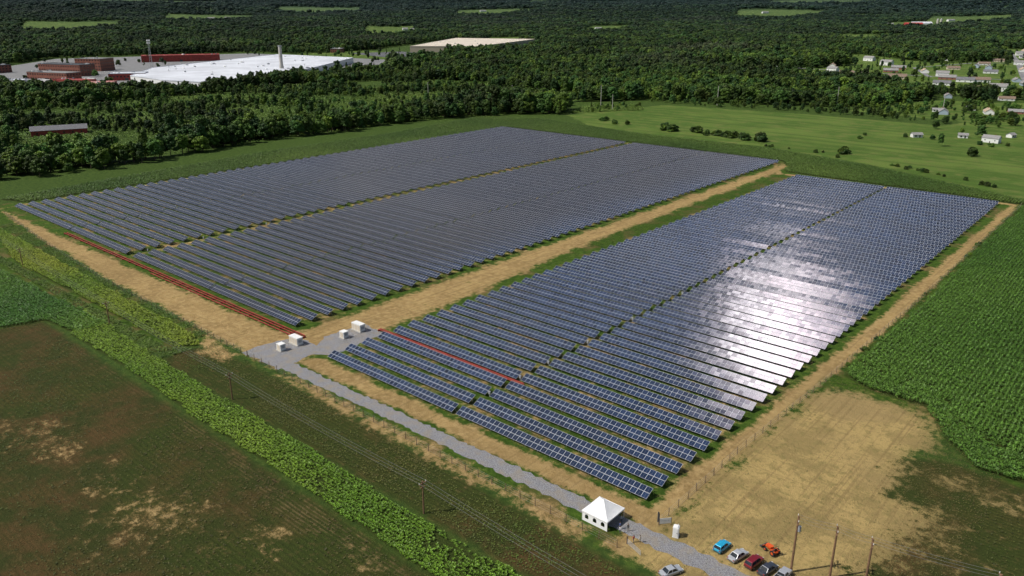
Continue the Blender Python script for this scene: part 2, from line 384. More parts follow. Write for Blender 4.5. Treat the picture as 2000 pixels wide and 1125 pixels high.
# ---------------------------------------------------------------- gravel road and pad
def jag(P,step=1.2,amp=.35):
    o=[]
    for i in range(len(P)):
        a=Vector(P[i]);b=Vector(P[(i+1)%len(P)]);n=max(1,int((b-a).length/step))
        for k in range(n):
            p=a.lerp(b,k/n);o.append((p.x+random.uniform(-amp,amp),p.y+random.uniform(-amp,amp)))
    return o
def sheet(name,P,z,m,jg=True,amp=.35):
    import mathutils.geometry as mg
    Q=jag(P,amp=amp) if jg else P
    tri=mg.tessellate_polygon([[Vector((x,y,0)) for x,y in Q]])
    me=D.meshes.new(name);me.from_pydata([(x,y,z) for x,y in Q],[],[t if (Vector(Q[t[1]])-Vector(Q[t[0]])).cross(Vector(Q[t[2]])-Vector(Q[t[0]]))>0 else t[::-1] for t in tri]);me.materials.append(m);me.update()
    o=mkobj(name,me);o['kind']='structure';return o
sheet('gravel_road',[(-8,-13),(60,-12.2),(130,-12),(160,-12.5),(230,-16),(230,-10.4),(160,-7.4),(130,-7.2),(60,-7.8),(-6,-8.4)],.03,M_GRAVEL,amp=.5)
sheet('gravel_pad',[(-24,-14.5),(-5,-14),(-5,-7.5),(-7,-2),(-1,3),(-2,24),(-13,25),(-15,10),(-11,4),(-21,4),(-24,-6)],.045,M_GRAVEL,amp=.55)
def strip(name,pts,w,z,m):
    V=[];F=[]
    for i,p in enumerate(pts):
        a=Vector(pts[max(0,i-1)]);b=Vector(pts[min(len(pts)-1,i+1)]);d=(b-a).normalized();n=Vector((-d.y,d.x))*w/2
        h=float(hz(p[0],p[1]))+z;V+=[(p[0]-n.x,p[1]-n.y,h),(p[0]+n.x,p[1]+n.y,h)]
        if i: F.append((2*i-2,2*i,2*i+1,2*i-1))
    me=D.meshes.new(name);me.from_pydata(V,[],F);me.materials.append(m);me.update();o=mkobj(name,me);o['kind']='structure';return o
M_ROADP=mat('worn_pale_asphalt',(.17,.17,.17),.9,var=.12,scale=.1)
strip('village_road',[(170,350),(60,880),(-39,1374),(-110,1760),(-192,2157),(-300,2600)],11,.1,M_ROADP)
strip('side_street',[(-420,1340),(-200,1290),(-30,1290),(60,1330)],8,.16,M_ROADP)
strip('farm_lane',[(-150,1270),(-230,1480),(-180,1700),(-110,1760)],7,.2,M_ROADP)
sheet('factory_yard',[(-800,390),(-960,235),(-1400,300),(-1720,560),(-1600,960),(-1150,1010),(-1000,850),(-860,600)],.1,M_ROADP,False)
sheet('warehouse_car_park',[(-1050,960),(-1200,1060),(-1420,1120),(-1390,1260),(-1180,1230)],.14,M_ASPH,False)
# ---------------------------------------------------------------- solar tables
TILT=rad(25);SL=1.46
def table_meshes(L):
    n=round(L/1.46);me=D.meshes.new('solar_panel_array')
    V=[];F=[];uv=[];mi=[]
    ct,st=math.cos(TILT),math.sin(TILT);z0=.85
    for r in range(2):
        a=r*(SL+.05);b=a+SL
        q=[(0,a*ct,z0+a*st),(L,a*ct,z0+a*st),(L,b*ct,z0+b*st),(0,b*ct,z0+b*st)]
        k=len(V);V+=q;F.append((k,k+1,k+2,k+3));uv+=[(0,r),(n,r),(n,r+1),(0,r+1)];mi.append(0)
        q2=[(x,y+.06*st,z-.06*ct) for x,y,z in q];k2=len(V);V+=q2;F.append((k2+3,k2+2,k2+1,k2));uv+=[(0,0)]*4;mi.append(1)
        for i in range(4):
            j=(i+1)%4;F.append((k+i,k2+i,k2+j,k+j));uv+=[(0,0)]*4;mi.append(1)
    me.from_pydata(V,[],F);me.materials.append(M_PANEL);me.materials.append(M_GALV)
    me.polygons.foreach_set('material_index',mi);u=me.uv_layers.new(name='UVMap')
    u.data.foreach_set('uv',[c for p in uv for c in p]);me.update()
    b=MB();s=int(L/3.7);W=2*SL+.05
    for i in range(s+1):
        x=.6+i*(L-1.2)/s
        ya,yb=.6*ct,(W-.6)*ct
        b.box((x,ya,(z0+.6*st-.12)/2),(.10,.10,z0+.6*st-.12));b.box((x,yb,(z0+(W-.6)*st-.12)/2),(.10,.10,z0+(W-.6)*st-.12))
        b.cyl((x,.15*ct,z0+.15*st-.12),(x,(W-.15)*ct,z0+(W-.15)*st-.12),.05,.05,4)
    for w in (.4,1.1,1.9,2.6): b.cyl((.1,w*ct,z0+w*st-.11),(L-.1,w*ct,z0+w*st-.11),.04,.04,4)
    return me,b.mesh('support_frame',[M_GALV])
cols=[('E',0,53.2,0,56),('E',54.8,57.6,0,56),('W',-286,72.0,8,61),('W',-213.4,59.9,8,61),('W',-147,62.8,8,61),('W',-83.6,55.2,8,61)]
tabs=[];protos={}
for ci,(blk,x0,L,y0,n) in enumerate(cols):
    protos[ci]=table_meshes(L)
    for k in range(n):
        y=y0+k*6.5
        tabs.append((math.hypot(x0+L/2-CAMP[0],y-CAMP[1]),ci,x0+random.uniform(-.12,.12),y))
tabs.sort();tilts=[(random.gauss(0,.005),random.gauss(0,.0015)) for _ in tabs]
for (d,ci,x,y),tl in zip(tabs[:300],tilts):
    near='blue photovoltaic table on steel posts over grass' if y>12 else 'front blue photovoltaic table on steel posts beside dirt'
    e=thing('solar_panel_table',near,'solar panels',(x,y,0),0,'solar panel tables in long rows')
    e.rotation_euler=(tl[0],0,tl[1])
    mkobj('solar_panel_array',protos[ci][0],e);mkobj('support_frame',protos[ci][1],e)
Vs=[];Fs=[];UV=[];MI=[];off=0
for (d,ci,x,y) in tabs[300:]:
    me=protos[ci][0]
    Vs+=[(v.co.x+x,v.co.y+y,v.co.z) for v in me.vertices]
    for p in me.polygons:
        Fs.append(tuple(off+i for i in p.vertices));MI.append(p.material_index)
        UV+=[me.uv_layers[0].data[l].uv[:] for l in p.loop_indices]
    off+=len(me.vertices)
me=D.meshes.new('distant_solar_panel_tables');me.from_pydata(Vs,[],Fs);me.materials.append(M_PANEL);me.materials.append(M_GALV)
me.polygons.foreach_set('material_index',MI);u=me.uv_layers.new(name='UVMap');u.data.foreach_set('uv',[c for p in UV for c in p]);me.update()
o=mkobj('distant_solar_panel_tables',me);o['kind']='stuff';meta(o,'far rows of blue photovoltaic tables on grass','solar panels')
# ---------------------------------------------------------------- trees
def lobes(R,H,seed,kind):
    r=random.Random(seed);L=[]
    if kind=='conifer':
        for i in range(16):
            t=i/15;a=r.uniform(0,6.28);rr=R*(1-t)*.62
            L.append((math.cos(a)*rr,math.sin(a)*rr,H*(.16+.8*t),R*(.42-.30*t)))
    else:
        n=20
        for i in range(n):
            a=i*2.4+r.uniform(-.4,.4);t=(i+.5)/n
            prof={'round':math.sin(math.pi*(.18+.74*t))**.7,'tall':math.sin(math.pi*(.2+.68*t))**.6*.8,'spread':math.sin(math.pi*(.3+.6*t))**.8*1.15}[kind]
            rr=R*prof*r.uniform(.25,.78);z=H*(.26+.62*t)+r.uniform(-.5,.5)
            L.append((math.cos(a)*rr,math.sin(a)*rr,z,R*r.uniform(.27,.42)))
    return L
def crown_mesh(R,H,seed,kind,leaf=.62,per=58,name='crown'):
    rg=np.random.default_rng(seed);V=[];F=[];S=[];off=0
    for (x,y,z,rr) in lobes(R,H,seed,kind):
        k=per;d=rg.normal(size=(k,3));d[:,2]=np.abs(d[:,2])*1.0-.35*rg.random(k);d/=np.linalg.norm(d,axis=1)[:,None]
        P=np.array([x,y,z])+d*rr*rg.uniform(.8,1.18,(k,1))*np.array([1,1,.85])
        nn=d+rg.normal(size=(k,3))*.55;nn/=np.linalg.norm(nn,axis=1)[:,None]
        t=np.cross(nn,rg.normal(size=(k,3)));t/=np.linalg.norm(t,axis=1)[:,None];b=np.cross(nn,t)
        s=leaf*rg.uniform(.55,1.25,(k,1))
        q=np.stack([P-t*s,P-b*s*.6+nn*.1,P+t*s,P+b*s*.6],1).reshape(-1,3)
        V.append(q);F.append(np.arange(k*4).reshape(k,4)+off);off+=4*k
        lob=rg.uniform(.25,1.0);sv=np.clip(lob*(.55+.6*np.clip(d[:,2],0,1))*rg.uniform(.6,1.25,k),0,1);S.append(np.repeat(sv,4))  # upturned leaves lighter: sunlit lobe tops put into the leaf tone
        core=[]
        for ti in range(1,4):
            for a in range(6):
                th=math.pi*ti/4;ph=a*math.pi/3+ti*.5;q_=rr*.8*rg.uniform(.85,1.1)
                core.append((x+math.sin(th)*math.cos(ph)*q_,y+math.sin(th)*math.sin(ph)*q_,z+math.cos(th)*q_*.85))
        V.append(np.array(core));fq=[]
        for ti in range(2):
            for a in range(6):
                p=ti*6+a;n_=ti*6+(a+1)%6;fq.append((p,p+6,n_+6,n_))
        fq+=[(0,1,2,3),(0,3,4,5),(15,14,13,12),(17,16,15,12)]
        F.append(np.array(fq)+off);off+=18;S.append(np.full(18,.12+.25*lob))  # darker core: shade inside the crown put into the colour
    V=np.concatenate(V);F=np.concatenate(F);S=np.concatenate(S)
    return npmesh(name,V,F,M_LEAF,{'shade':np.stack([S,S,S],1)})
def trunk_mesh(R,H,seed):
    b=MB();r=random.Random(seed);b.cyl((0,0,-.3),(0,0,H*.45),.32,.2,7);b.cyl((0,0,H*.45),(.2,.1,H*.8),.2,.06,6)
    for i in range(4):
        a=i*1.6+r.random();z=H*r.uniform(.25,.45);b.cyl((0,0,z),(math.cos(a)*R*.6,math.sin(a)*R*.6,z+H*.22),.12,.04,5)
    return b.mesh('trunk',[M_BARK])
kinds=[('round',4.6,13),('round',5.2,12),('tall',3.8,15),('tall',4.2,16.5),('spread',5.4,12.5),('spread',6.0,14.5),('round',4.0,10.5),('conifer',3.0,14)]
TREES=[];
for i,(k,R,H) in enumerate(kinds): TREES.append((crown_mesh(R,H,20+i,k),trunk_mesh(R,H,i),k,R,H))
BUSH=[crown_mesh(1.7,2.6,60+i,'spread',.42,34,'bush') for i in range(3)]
def inwedge(x,y,deg=37):
    dx=x-CAMP[0];dy=y-CAMP[1];f=-math.sin(HEAD)*dx+math.cos(HEAD)*dy;r=math.cos(HEAD)*dx+math.sin(HEAD)*dy
    return (f>0)&(np.abs(r)<f*math.tan(rad(deg)))
def gridpts(sp,r0,r1,x0,x1,y0,y1,seed):
    rg=np.random.default_rng(seed)
    gx,gy=np.meshgrid(np.arange(x0,x1,sp),np.arange(y0,y1,sp));gx=gx.ravel()+rg.uniform(-.7,.7,gx.size)*sp;gy=gy.ravel()+rg.uniform(-.7,.7,gy.size)*sp
    r=np.hypot(gx-CAMP[0],gy-CAMP[1]);k=(r>r0)&(r<r1)&inwedge(gx,gy);return gx[k],gy[k]
FOREST_EDGE=[(-372,-40),(-372,29),(-362,56),(-358,101),(-386,219),(-372,309),(-378,394),(-340,480),(-300,515),(-366,608),(-296,700),(-182,734),(-88,783),(-9,883),(150,1000),(900,1500),(14000,4000),(14000,14500),(-14500,14500),(-14500,-40)]
def forestmask(x,y):
    k=inpoly(x,y,FOREST_EDGE)
    for P in [LAWN1,LAWN2,LAWN3,LAWN4,LAWN5,FACT,WARE]+OPEN+FAR: k&=~inpoly(x,y,P)
    return k
PX=[];PY=[];SX=[];SZ=[]
x,y=gridpts(8.0,300,1500,-1500,500,-50,1500,1);k=forestmask(x,y)
brush=snoise(x,y,.02,5);young=(x>-760)&(x<=-440)&(y<700)
k&=~((brush>.38)&young)&~(brush>.85)
x=x[k];y=y[k];brush=brush[k];young=young[k]
big=np.clip(.5+.8*snoise(x,y,.018,41),0,1)
s=np.where(young,.40+.60*rng.random(len(x))**1.5-.15*np.clip(brush+.3,0,1),.62+.28*rng.random(len(x))+.62*big)
PX.append(x);PY.append(y);SX.append(s);SZ.append(s*rng.uniform(.8,1.15,len(x)))
x,y=gridpts(11,1500,3100,-3000,1200,-50,3200,2);k=forestmask(x,y)&(snoise(x,y,.008,9)<.8);x=x[k];y=y[k]
s=.9+.5*rng.random(len(x))+.7*np.clip(.5+.8*snoise(x,y,.01,42),0,1);PX.append(x);PY.append(y);SX.append(s);SZ.append(s*rng.uniform(.7,1.0,len(x)))
x,y=gridpts(22,3100,5600,-5800,2600,-50,5800,3);k=forestmask(x,y)&(snoise(x,y,.004,11)<.8);x=x[k];y=y[k]
s=1.9+1.4*rng.random(len(x));PX.append(x);PY.append(y);SX.append(s);SZ.append(.8+.6*rng.random(len(x)))
x,y=gridpts(46,5600,12500,-12500,6000,-50,12500,4);k=forestmask(x,y)&(snoise(x,y,.003,13)<.8);x=x[k];y=y[k]
s=3.8+2*rng.random(len(x));PX.append(x);PY.append(y);SX.append(s);SZ.append(1.3+.8*rng.random(len(x)))
def scatter(P,n,seed,s0,s1):
    P=np.array(P);rg=np.random.default_rng(seed);x=rg.uniform(P[:,0].min(),P[:,0].max(),n);y=rg.uniform(P[:,1].min(),P[:,1].max(),n)
    k=inpoly(x,y,P);x=x[k];y=y[k];s=rg.uniform(s0,s1,len(x));PX.append(x);PY.append(y);SX.append(s);SZ.append(s)
scatter(LAWN2,420,31,.5,.9);scatter(LAWN3,110,32,.45,.8);scatter(LAWN1,40,33,.6,1.);scatter(LAWN5,90,43,.6,1.)
scatter([(-300,665),(-296,705),(-182,734),(-88,783),(-9,883),(60,880),(60,690),(-105,692)],680,34,.25,.75)
scatter(FACT,120,35,.6,.95);scatter(LAWN4,60,36,.8,1.1);scatter(WARE,40,37,.8,1.1)
for P in OPEN: scatter(P,70,int(abs(P[0][0])),.22,.5)
for a,b,n,s0,s1 in (((-770,360),(-950,215),150,1.,1.3),((-780,400),(-850,600),110,1.0,1.3),((-950,215),(-1400,275),120,.9,1.2)):
    t=rng.random(n);x=a[0]+(b[0]-a[0])*t+rng.normal(size=n)*9;y=a[1]+(b[1]-a[1])*t+rng.normal(size=n)*9;PX.append(x);PY.append(y);s=rng.uniform(s0,s1,n);SX.append(s);SZ.append(s)
PX=np.concatenate(PX);PY=np.concatenate(PY);SX=np.concatenate(SX);SZ=np.concatenate(SZ)
FACTROOF=[(-1010,400),(-1150,500),(-1355,872),(-1124,898),(-945,672),(-860,540),(-830,415),(-900,395)]
WAREROOF=[(-1215,1360),(-1350,1255),(-1690,1760),(-1430,1850)]
kk=~(inpoly(PX,PY,FACTROOF)|inpoly(PX,PY,WAREROOF))
HOUSES=[(-389,1215),(-236,1203),(-182,1363),(-119,1240),(-205,1945),(-119,1530),(-70,1223),(-87,1208),(-22,1081),(-43,1062),(21,807),(43,825),(63,600),(-14,776),(-150,1650),(-95,1420),(-20,1330),(-165,1480),(-60,1500),(-230,1340),(-310,1290),(-10,1200),(40,1120),(-100,1130),(-200,1120),(-150,1780),(-240,1750),(90,720),(110,800),
 (-145,1560),(-20,1440),(-60,1620),(-100,1700),(-270,1240),(-350,1400),(-240,1420),(-290,1520),(-30,1260),(20,1240),(-130,1960),(-160,2080),(-240,2150),(-180,2260),(-90,1900),(-360,1640),(-50,950),(10,960),(60,920),(-140,1300),(-180,1200)]
for hx,hy,r0_,ln_,wd_ in [(a,b,16,48,15) for a,b in HOUSES]+[(-545,128,26,75,30),(-1000,790,10,150,130),(-1260,1330,60,130,120)]:
    rr_=np.hypot(PX-hx,PY-hy);vx,vy=CAMP[0]-hx,CAMP[1]-hy;L_=math.hypot(vx,vy);al=((PX-hx)*vx+(PY-hy)*vy)/L_;cr=np.abs((PX-hx)*vy-(PY-hy)*vx)/L_
    kk&=(rr_>r0_)&~((al>0)&(al<ln_)&(cr<wd_))
for a,b in (((170,350),(60,880)),((60,880),(-39,1374)),((-39,1374),(-110,1760)),((-110,1760),(-192,2157)),((-192,2157),(-300,2600)),((-420,1340),(-200,1290)),((-200,1290),(-30,1290))):
    ex,ey=b[0]-a[0],b[1]-a[1];t=np.clip(((PX-a[0])*ex+(PY-a[1])*ey)/(ex*ex+ey*ey),0,1);kk&=np.hypot(PX-a[0]-t*ex,PY-a[1]-t*ey)>12
PX,PY,SX,SZ=PX[kk],PY[kk],SX[kk],SZ[kk];PZ=hz(PX,PY)
rot=rng.uniform(0,6.28,len(PX));idx=rng.choice(8,len(PX),p=[.18,.17,.12,.09,.16,.14,.12,.02])
dist=np.hypot(PX-CAMP[0],PY-CAMP[1]);show=SZ/dist*inwedge(PX,PY,33.6);order=np.argsort(-show);ind=order[:296];rest=order[296:]
crownobs={}
for j in ind:
    cm,tm,kd,R,H=TREES[idx[j]]
    lb={'round':'rounded broadleaf tree with dense green crown','tall':'tall narrow broadleaf tree with green crown','spread':'wide spreading broadleaf tree with clumpy crown','conifer':'dark conical evergreen tree'}[kd]
    e=thing('tree',lb+(' at the wood edge' if SX[j]>.75 else ' in young woodland'),'tree',(PX[j],PY[j],PZ[j]),rot[j],'trees at the edge of the woods')
    e.scale=(SX[j],SX[j],SZ[j])
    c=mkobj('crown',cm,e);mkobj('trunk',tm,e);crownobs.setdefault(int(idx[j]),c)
for i in range(8):
    if i not in crownobs:
        e=thing('tree','rounded broadleaf tree at the wood edge','tree',(-384-i*3,120+i*30,0),0,'trees at the edge of the woods')
        crownobs[i]=mkobj('crown',TREES[i][0],e);mkobj('trunk',TREES[i][1],e)
def cloud(name,label,cat,P,S,R,I,obs):
    me=D.meshes.new(name);me.vertices.add(len(P));me.vertices.foreach_set('co',P.astype(np.float32).ravel())
    a=me.attributes.new('scl','FLOAT_VECTOR','POINT');a.data.foreach_set('vector',S.astype(np.float32).ravel())
    a=me.attributes.new('spin','FLOAT_VECTOR','POINT');a.data.foreach_set('vector',np.stack([R*0,R*0,R],1).astype(np.float32).ravel())
    a=me.attributes.new('pick','INT','POINT');a.data.foreach_set('value',I.astype(np.int32))
    me.update();o=mkobj(name,me);o['kind']='stuff';meta(o,label,cat)
    ng=D.node_groups.new(name+'_nodes','GeometryNodeTree')
    ng.interface.new_socket('Geometry',in_out='INPUT',socket_type='NodeSocketGeometry');ng.interface.new_socket('Geometry',in_out='OUTPUT',socket_type='NodeSocketGeometry')
    gi=ng.nodes.new('NodeGroupInput');go=ng.nodes.new('NodeGroupOutput');jn=ng.nodes.new('GeometryNodeJoinGeometry');ip=ng.nodes.new('GeometryNodeInstanceOnPoints')
    for ob in obs:
        n=ng.nodes.new('GeometryNodeObjectInfo');n.transform_space='ORIGINAL';n.inputs['Object'].default_value=ob;n.inputs['As Instance'].default_value=True
        ng.links.new(n.outputs['Geometry'],jn.inputs[0])
    def at(nm,ty):
        n=ng.nodes.new('GeometryNodeInputNamedAttribute');n.data_type=ty;n.inputs['Name'].default_value=nm;return n.outputs['Attribute']
    ng.links.new(gi.outputs[0],ip.inputs['Points']);ng.links.new(jn.outputs[0],ip.inputs['Instance'])
    ip.inputs['Pick Instance'].default_value=True
    ng.links.new(at('pick','INT'),ip.inputs['Instance Index']);ng.links.new(at('scl','FLOAT_VECTOR'),ip.inputs['Scale'])
    er=ng.nodes.new('FunctionNodeEulerToRotation');ng.links.new(at('spin','FLOAT_VECTOR'),er.inputs[0]);ng.links.new(er.outputs[0],ip.inputs['Rotation'])
    ng.links.new(ip.outputs[0],go.inputs[0]);md=o.modifiers.new('scatter','NODES');md.node_group=ng
    return o
P=np.stack([PX[rest],PY[rest],PZ[rest]-.5],1);S=np.stack([SX[rest],SX[rest],SZ[rest]],1)
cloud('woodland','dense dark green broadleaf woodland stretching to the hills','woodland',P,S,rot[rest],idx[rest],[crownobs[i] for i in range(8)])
print('trees',len(PX))
bpts=[]
def bl(a,b,n,s0,s1,j=3):
    for i in range(n):
        t=random.random();bpts.append((a[0]+(b[0]-a[0])*t+random.gauss(0,j),a[1]+(b[1]-a[1])*t+random.gauss(0,j),random.uniform(s0,s1)))
bl((-250,500),(-215,496),7,1.,1.8);bl((-172,488),(-160,486),6,1.8,2.8,2);bl((-150,492),(-82,486),26,1.1,2.2);bl((-82,486),(-78,484),3,1.8,2.6,2)
bl((-12,468),(-6,467),4,1.5,2.2,2);bl((64,520),(66,519),2,2.,2.4,1);bl((20,452),(110,400),14,.6,1.1)
bl((-70,465),(0,455),8,.5,1.);bl((121.5,90),(122,300),9,.4,.7,.5);bl((-25,560),(90,600),10,.8,1.6,12)
for (x,y,s) in bpts:
    o=mkobj('bush',random.choice(BUSH),None,(x,y,-.3),random.uniform(0,6.28));o.scale=(s,s,s*.9);meta(o,'rounded green bush in a hedgerow beside the field','bush','bushes along the field edge')
def plants(name,label,cat,P,h,w,tint,var=.25,nb=5,seed=0,lean=.6):
    """P (n,2); each plant a tuft of bent leaf blades"""
    rg=np.random.default_rng(seed);n=len(P);hh=h*rg.uniform(.75,1.2,n)
    az=rg.uniform(0,6.283,(n,1))+np.arange(nb)[None,:]*6.283/nb+rg.uniform(-.3,.3,(n,nb))
    ln=hh[:,None]*rg.uniform(.35,.75,(n,nb))*lean*1.6
    ca,sa=np.cos(az),np.sin(az);bx=P[:,0:1];by=P[:,1:2]
    zb=hh[:,None]*rg.uniform(.1,.6,(n,nb));zm=np.minimum(zb+hh[:,None]*.4,hh[:,None]*1.05);zt=zm-hh[:,None]*rg.uniform(-.1,.3,(n,nb))
    ww=w*rg.uniform(.7,1.3,(n,nb))
    v0=np.stack([bx+ca*0,by+sa*0,zb],-1);v2=np.stack([bx+ca*ln,by+sa*ln,zt],-1)
    v1=np.stack([bx+ca*ln*.5-sa*ww,by+sa*ln*.5+ca*ww,zm],-1);v3=np.stack([bx+ca*ln*.5+sa*ww,by+sa*ln*.5-ca*ww,zm],-1)
    V=np.stack([v0,v1,v2,v3],2).reshape(-1,3);F=np.arange(len(V)).reshape(-1,4)
    c=np.array(tint(P)) ;c=c*rg.uniform(1-var,1+var,(n,1));c=np.repeat(c,nb*4,axis=0)
    V[:,2]+=hz(V[:,0],V[:,1])
    o=mkobj(name,npmesh(name,V,F,M_CROP,{'tint':c}));o['kind']='stuff';meta(o,label,cat);return o
def rows(P,sp,pl,along,jit=.12,seed=0,miss=.04,wob=0):
    P_=np.array(P);rg=np.random.default_rng(seed);lo=P_.min(0);hi=P_.max(0)
    if along=='y': a,b=np.meshgrid(np.arange(lo[0],hi[0],sp),np.arange(lo[1],hi[1],pl))
    else: b,a=np.meshgrid(np.arange(lo[1],hi[1],sp),np.arange(lo[0],hi[0],pl))
    x=a.ravel()+rg.normal(size=a.size)*jit;y=b.ravel()+rg.normal(size=a.size)*jit
    if wob:
        if along=='y': x=x+wob*np.sin(y*.013)
        else: y=y+wob*np.sin(x*.02)
    k=inpoly(x+snoise(x,y,.25,71)*.8,y+snoise(x,y,.25,72)*.8,P)&(rg.random(len(x))>miss);return np.stack([x[k],y[k]],1)
def two(c0,c1,s,seed):
    c0=np.array(c0);c1=np.array(c1)
    def f(P):
        t=np.clip(.5+.6*snoise(P[:,0],P[:,1],s,seed),0,1)[:,None];return c0*(1-t)+c1*t
    return f
def patchy(P,s,seed,thr): return P[snoise(P[:,0],P[:,1],s,seed)+.4*snoise(P[:,0],P[:,1],s*4,seed+1)+np.random.default_rng(seed).normal(size=len(P))*.3>thr]
R1=rows(CORN_R,1.2,.5,'y',.09,1)
bnd=R1[:,1]<np.interp(R1[:,0],[122,132,146,155,163,173,245],[104,99,99,83,76,74,72])
R2=rows(CORN_R,1.2,.5,'x',.09,2,wob=.6);b2=R2[:,1]<np.interp(R2[:,0],[122,132,146,155,163,173,245],[103,98,98,82,75,73,71])
plants('corn_field','tall green corn in close curved rows','corn',np.concatenate([R1[~bnd],R2[b2]]),1.5,.15,two((.040,.102,.010),(.074,.150,.018),.03,1),seed=3)
cb=rows(CORN_B,1.6,.8,'y',.15,3);up=cb[:,1]<408;cb2=rows(CORN_B,1.6,.8,'x',.15,4);u2=cb2[:,1]>=408
plants('young_corn_field','low green corn in rows around the solar field','corn',np.concatenate([cb[up],cb2[u2]]),1.3,.22,two((.044,.092,.013),(.092,.150,.024),.05,2),seed=4)
plants('corn_strip','bright green corn strip in rows beside the weeds','corn',patchy(rows(STRIP,.85,.34,'x',.12,5,.06),.12,51,-1.0),.75,.14,two((.075,.165,.010),(.150,.235,.020),.10,3),seed=5)
plants('yellow_corn_strip','yellowing corn strip in rows beside the dirt track','corn',patchy(rows(YEL,.95,.34,'x',.12,6,.08),.06,53,-.8),.85,.16,two((.085,.180,.012),(.200,.245,.022),.05,4),seed=6)
plants('dark_corn_patch','dark green corn patch in rows','corn',patchy(rows(CORN_L,1.0,.42,'x',.12,7,.04),.05,55,-1.5),1.1,.16,two((.036,.108,.010),(.080,.160,.016),.05,5),seed=7)
def rnd(P,n,seed):
    P_=np.array(P);rg=np.random.default_rng(seed);x=rg.uniform(P_[:,0].min(),P_[:,0].max(),n);y=rg.uniform(P_[:,1].min(),P_[:,1].max(),n);k=inpoly(x,y,P);return np.stack([x[k],y[k]],1)
WE=[(-200,-130),(-103,-59),(-99,-46),(120,-48),(160,-47),(180,10),(165,42),(172,57),(240,54),(240,-130)]
w1=rnd(WE,95000,11);cl=snoise(w1[:,0],w1[:,1],.12,21)+.5*snoise(w1[:,0],w1[:,1],.5,22)+np.random.default_rng(4).normal(size=len(w1))*.4;w1=w1[cl>-.05]
kx=~((w1[:,1]>-19)&(w1[:,0]<175)&(w1[:,1]<3));w1=w1[kx];w1[:,1]=np.round(w1[:,1]/1.2)*1.2+np.random.default_rng(3).normal(size=len(w1))*.25
plants('brown_weeds','dry brown and green weeds across bare soil','weeds',w1,.34,.085,two((.080,.058,.020),(.048,.080,.014),.04,6),.45,4,8)
w2=rnd([(-38,-31),(-36,-16),(20,-18.5),(114,-22),(150,-20),(150,-34),(100,-34)],15000,12);w2=patchy(w2,.15,23,-.1)
plants('grass_verge','rough brown green grass under the power line','grass',w2,.30,.08,two((.075,.115,.016),(.130,.105,.036),.06,7),.4,4,9)
w3=rnd([(-270,-28),(-178,-32),(-79,-32),(-38,-34),(-37,-22),(-45,-28),(-178,-28)],9000,13)
w4=rnd([(-250,-11),(-129,-15),(-45,-17),(-45,-14),(-129,-12),(-250,-5)],6000,14)
plants('green_verge','thick green weeds between the corn strips','weeds',np.concatenate([w3,w4]),.6,.12,two((.050,.108,.012),(.090,.140,.020),.08,8),.35,5,10)
G1=rnd([(-2,3),(112,3),(112,140),(-2,140)],52000,15);ph=(G1[:,1]%6.5);G1=G1[(ph>2.9)&(snoise(G1[:,0],G1[:,1],.1,24)>-.1)]
G2=rnd([(-3,150),(-14,150),(-12,360),(-3,360)],5000,16);G3=rnd([(121,85),(123,85),(123.5,360),(122,360)],2500,17)
G4=rnd([(-285,9),(-28,9),(-28,80),(-285,80)],60000,18);ph=((G4[:,1]-8)%6.5);G4=G4[(ph>2.9)&(snoise(G4[:,0],G4[:,1],.1,25)>0)]
plants('grass_between_rows','patchy green grass between the panel rows','grass',np.concatenate([G1,G2,G3,G4]),.28,.10,two((.044,.088,.012),(.070,.118,.018),.06,9),.35,4,11)
gt=rnd([(-26,10),(-4,10),(-5,70),(-3,150),(-14,360),(-28,400)],9000,19);gx_=np.abs(gt[:,0]+np.interp(gt[:,1],[0,140,400],[14,19,20]));gt=gt[(gx_>np.random.default_rng(5).uniform(2.5,9,len(gt)))]
l1=rnd([(114,-20),(170,-24),(168,88),(114,88)],16000,20);inl=inpoly(l1[:,0],l1[:,1],LOT);l1=l1[(~inl&(l1[:,1]>3)&(l1[:,0]>122))|(inl&(np.random.default_rng(8).random(len(l1))<.10))]
plants('track_grass','thin dry grass tufts along the dirt tracks','grass',np.concatenate([gt,l1]),.22,.08,two((.065,.090,.014),(.125,.105,.036),.08,12),.35,4,12)
ms=[]
for P_ in OPEN+[[(-760,40),(-380,40),(-380,480),(-600,640),(-760,500)]]: ms.append(rnd(P_,2500 if P_ in OPEN else 14000,int(abs(P_[0][1]))+70))
plants('meadow_scrub','light green scrub in clearings between young trees','scrub',np.concatenate(ms),1.6,.5,two((.075,.145,.020),(.135,.205,.036),.03,14),.35,5,14)
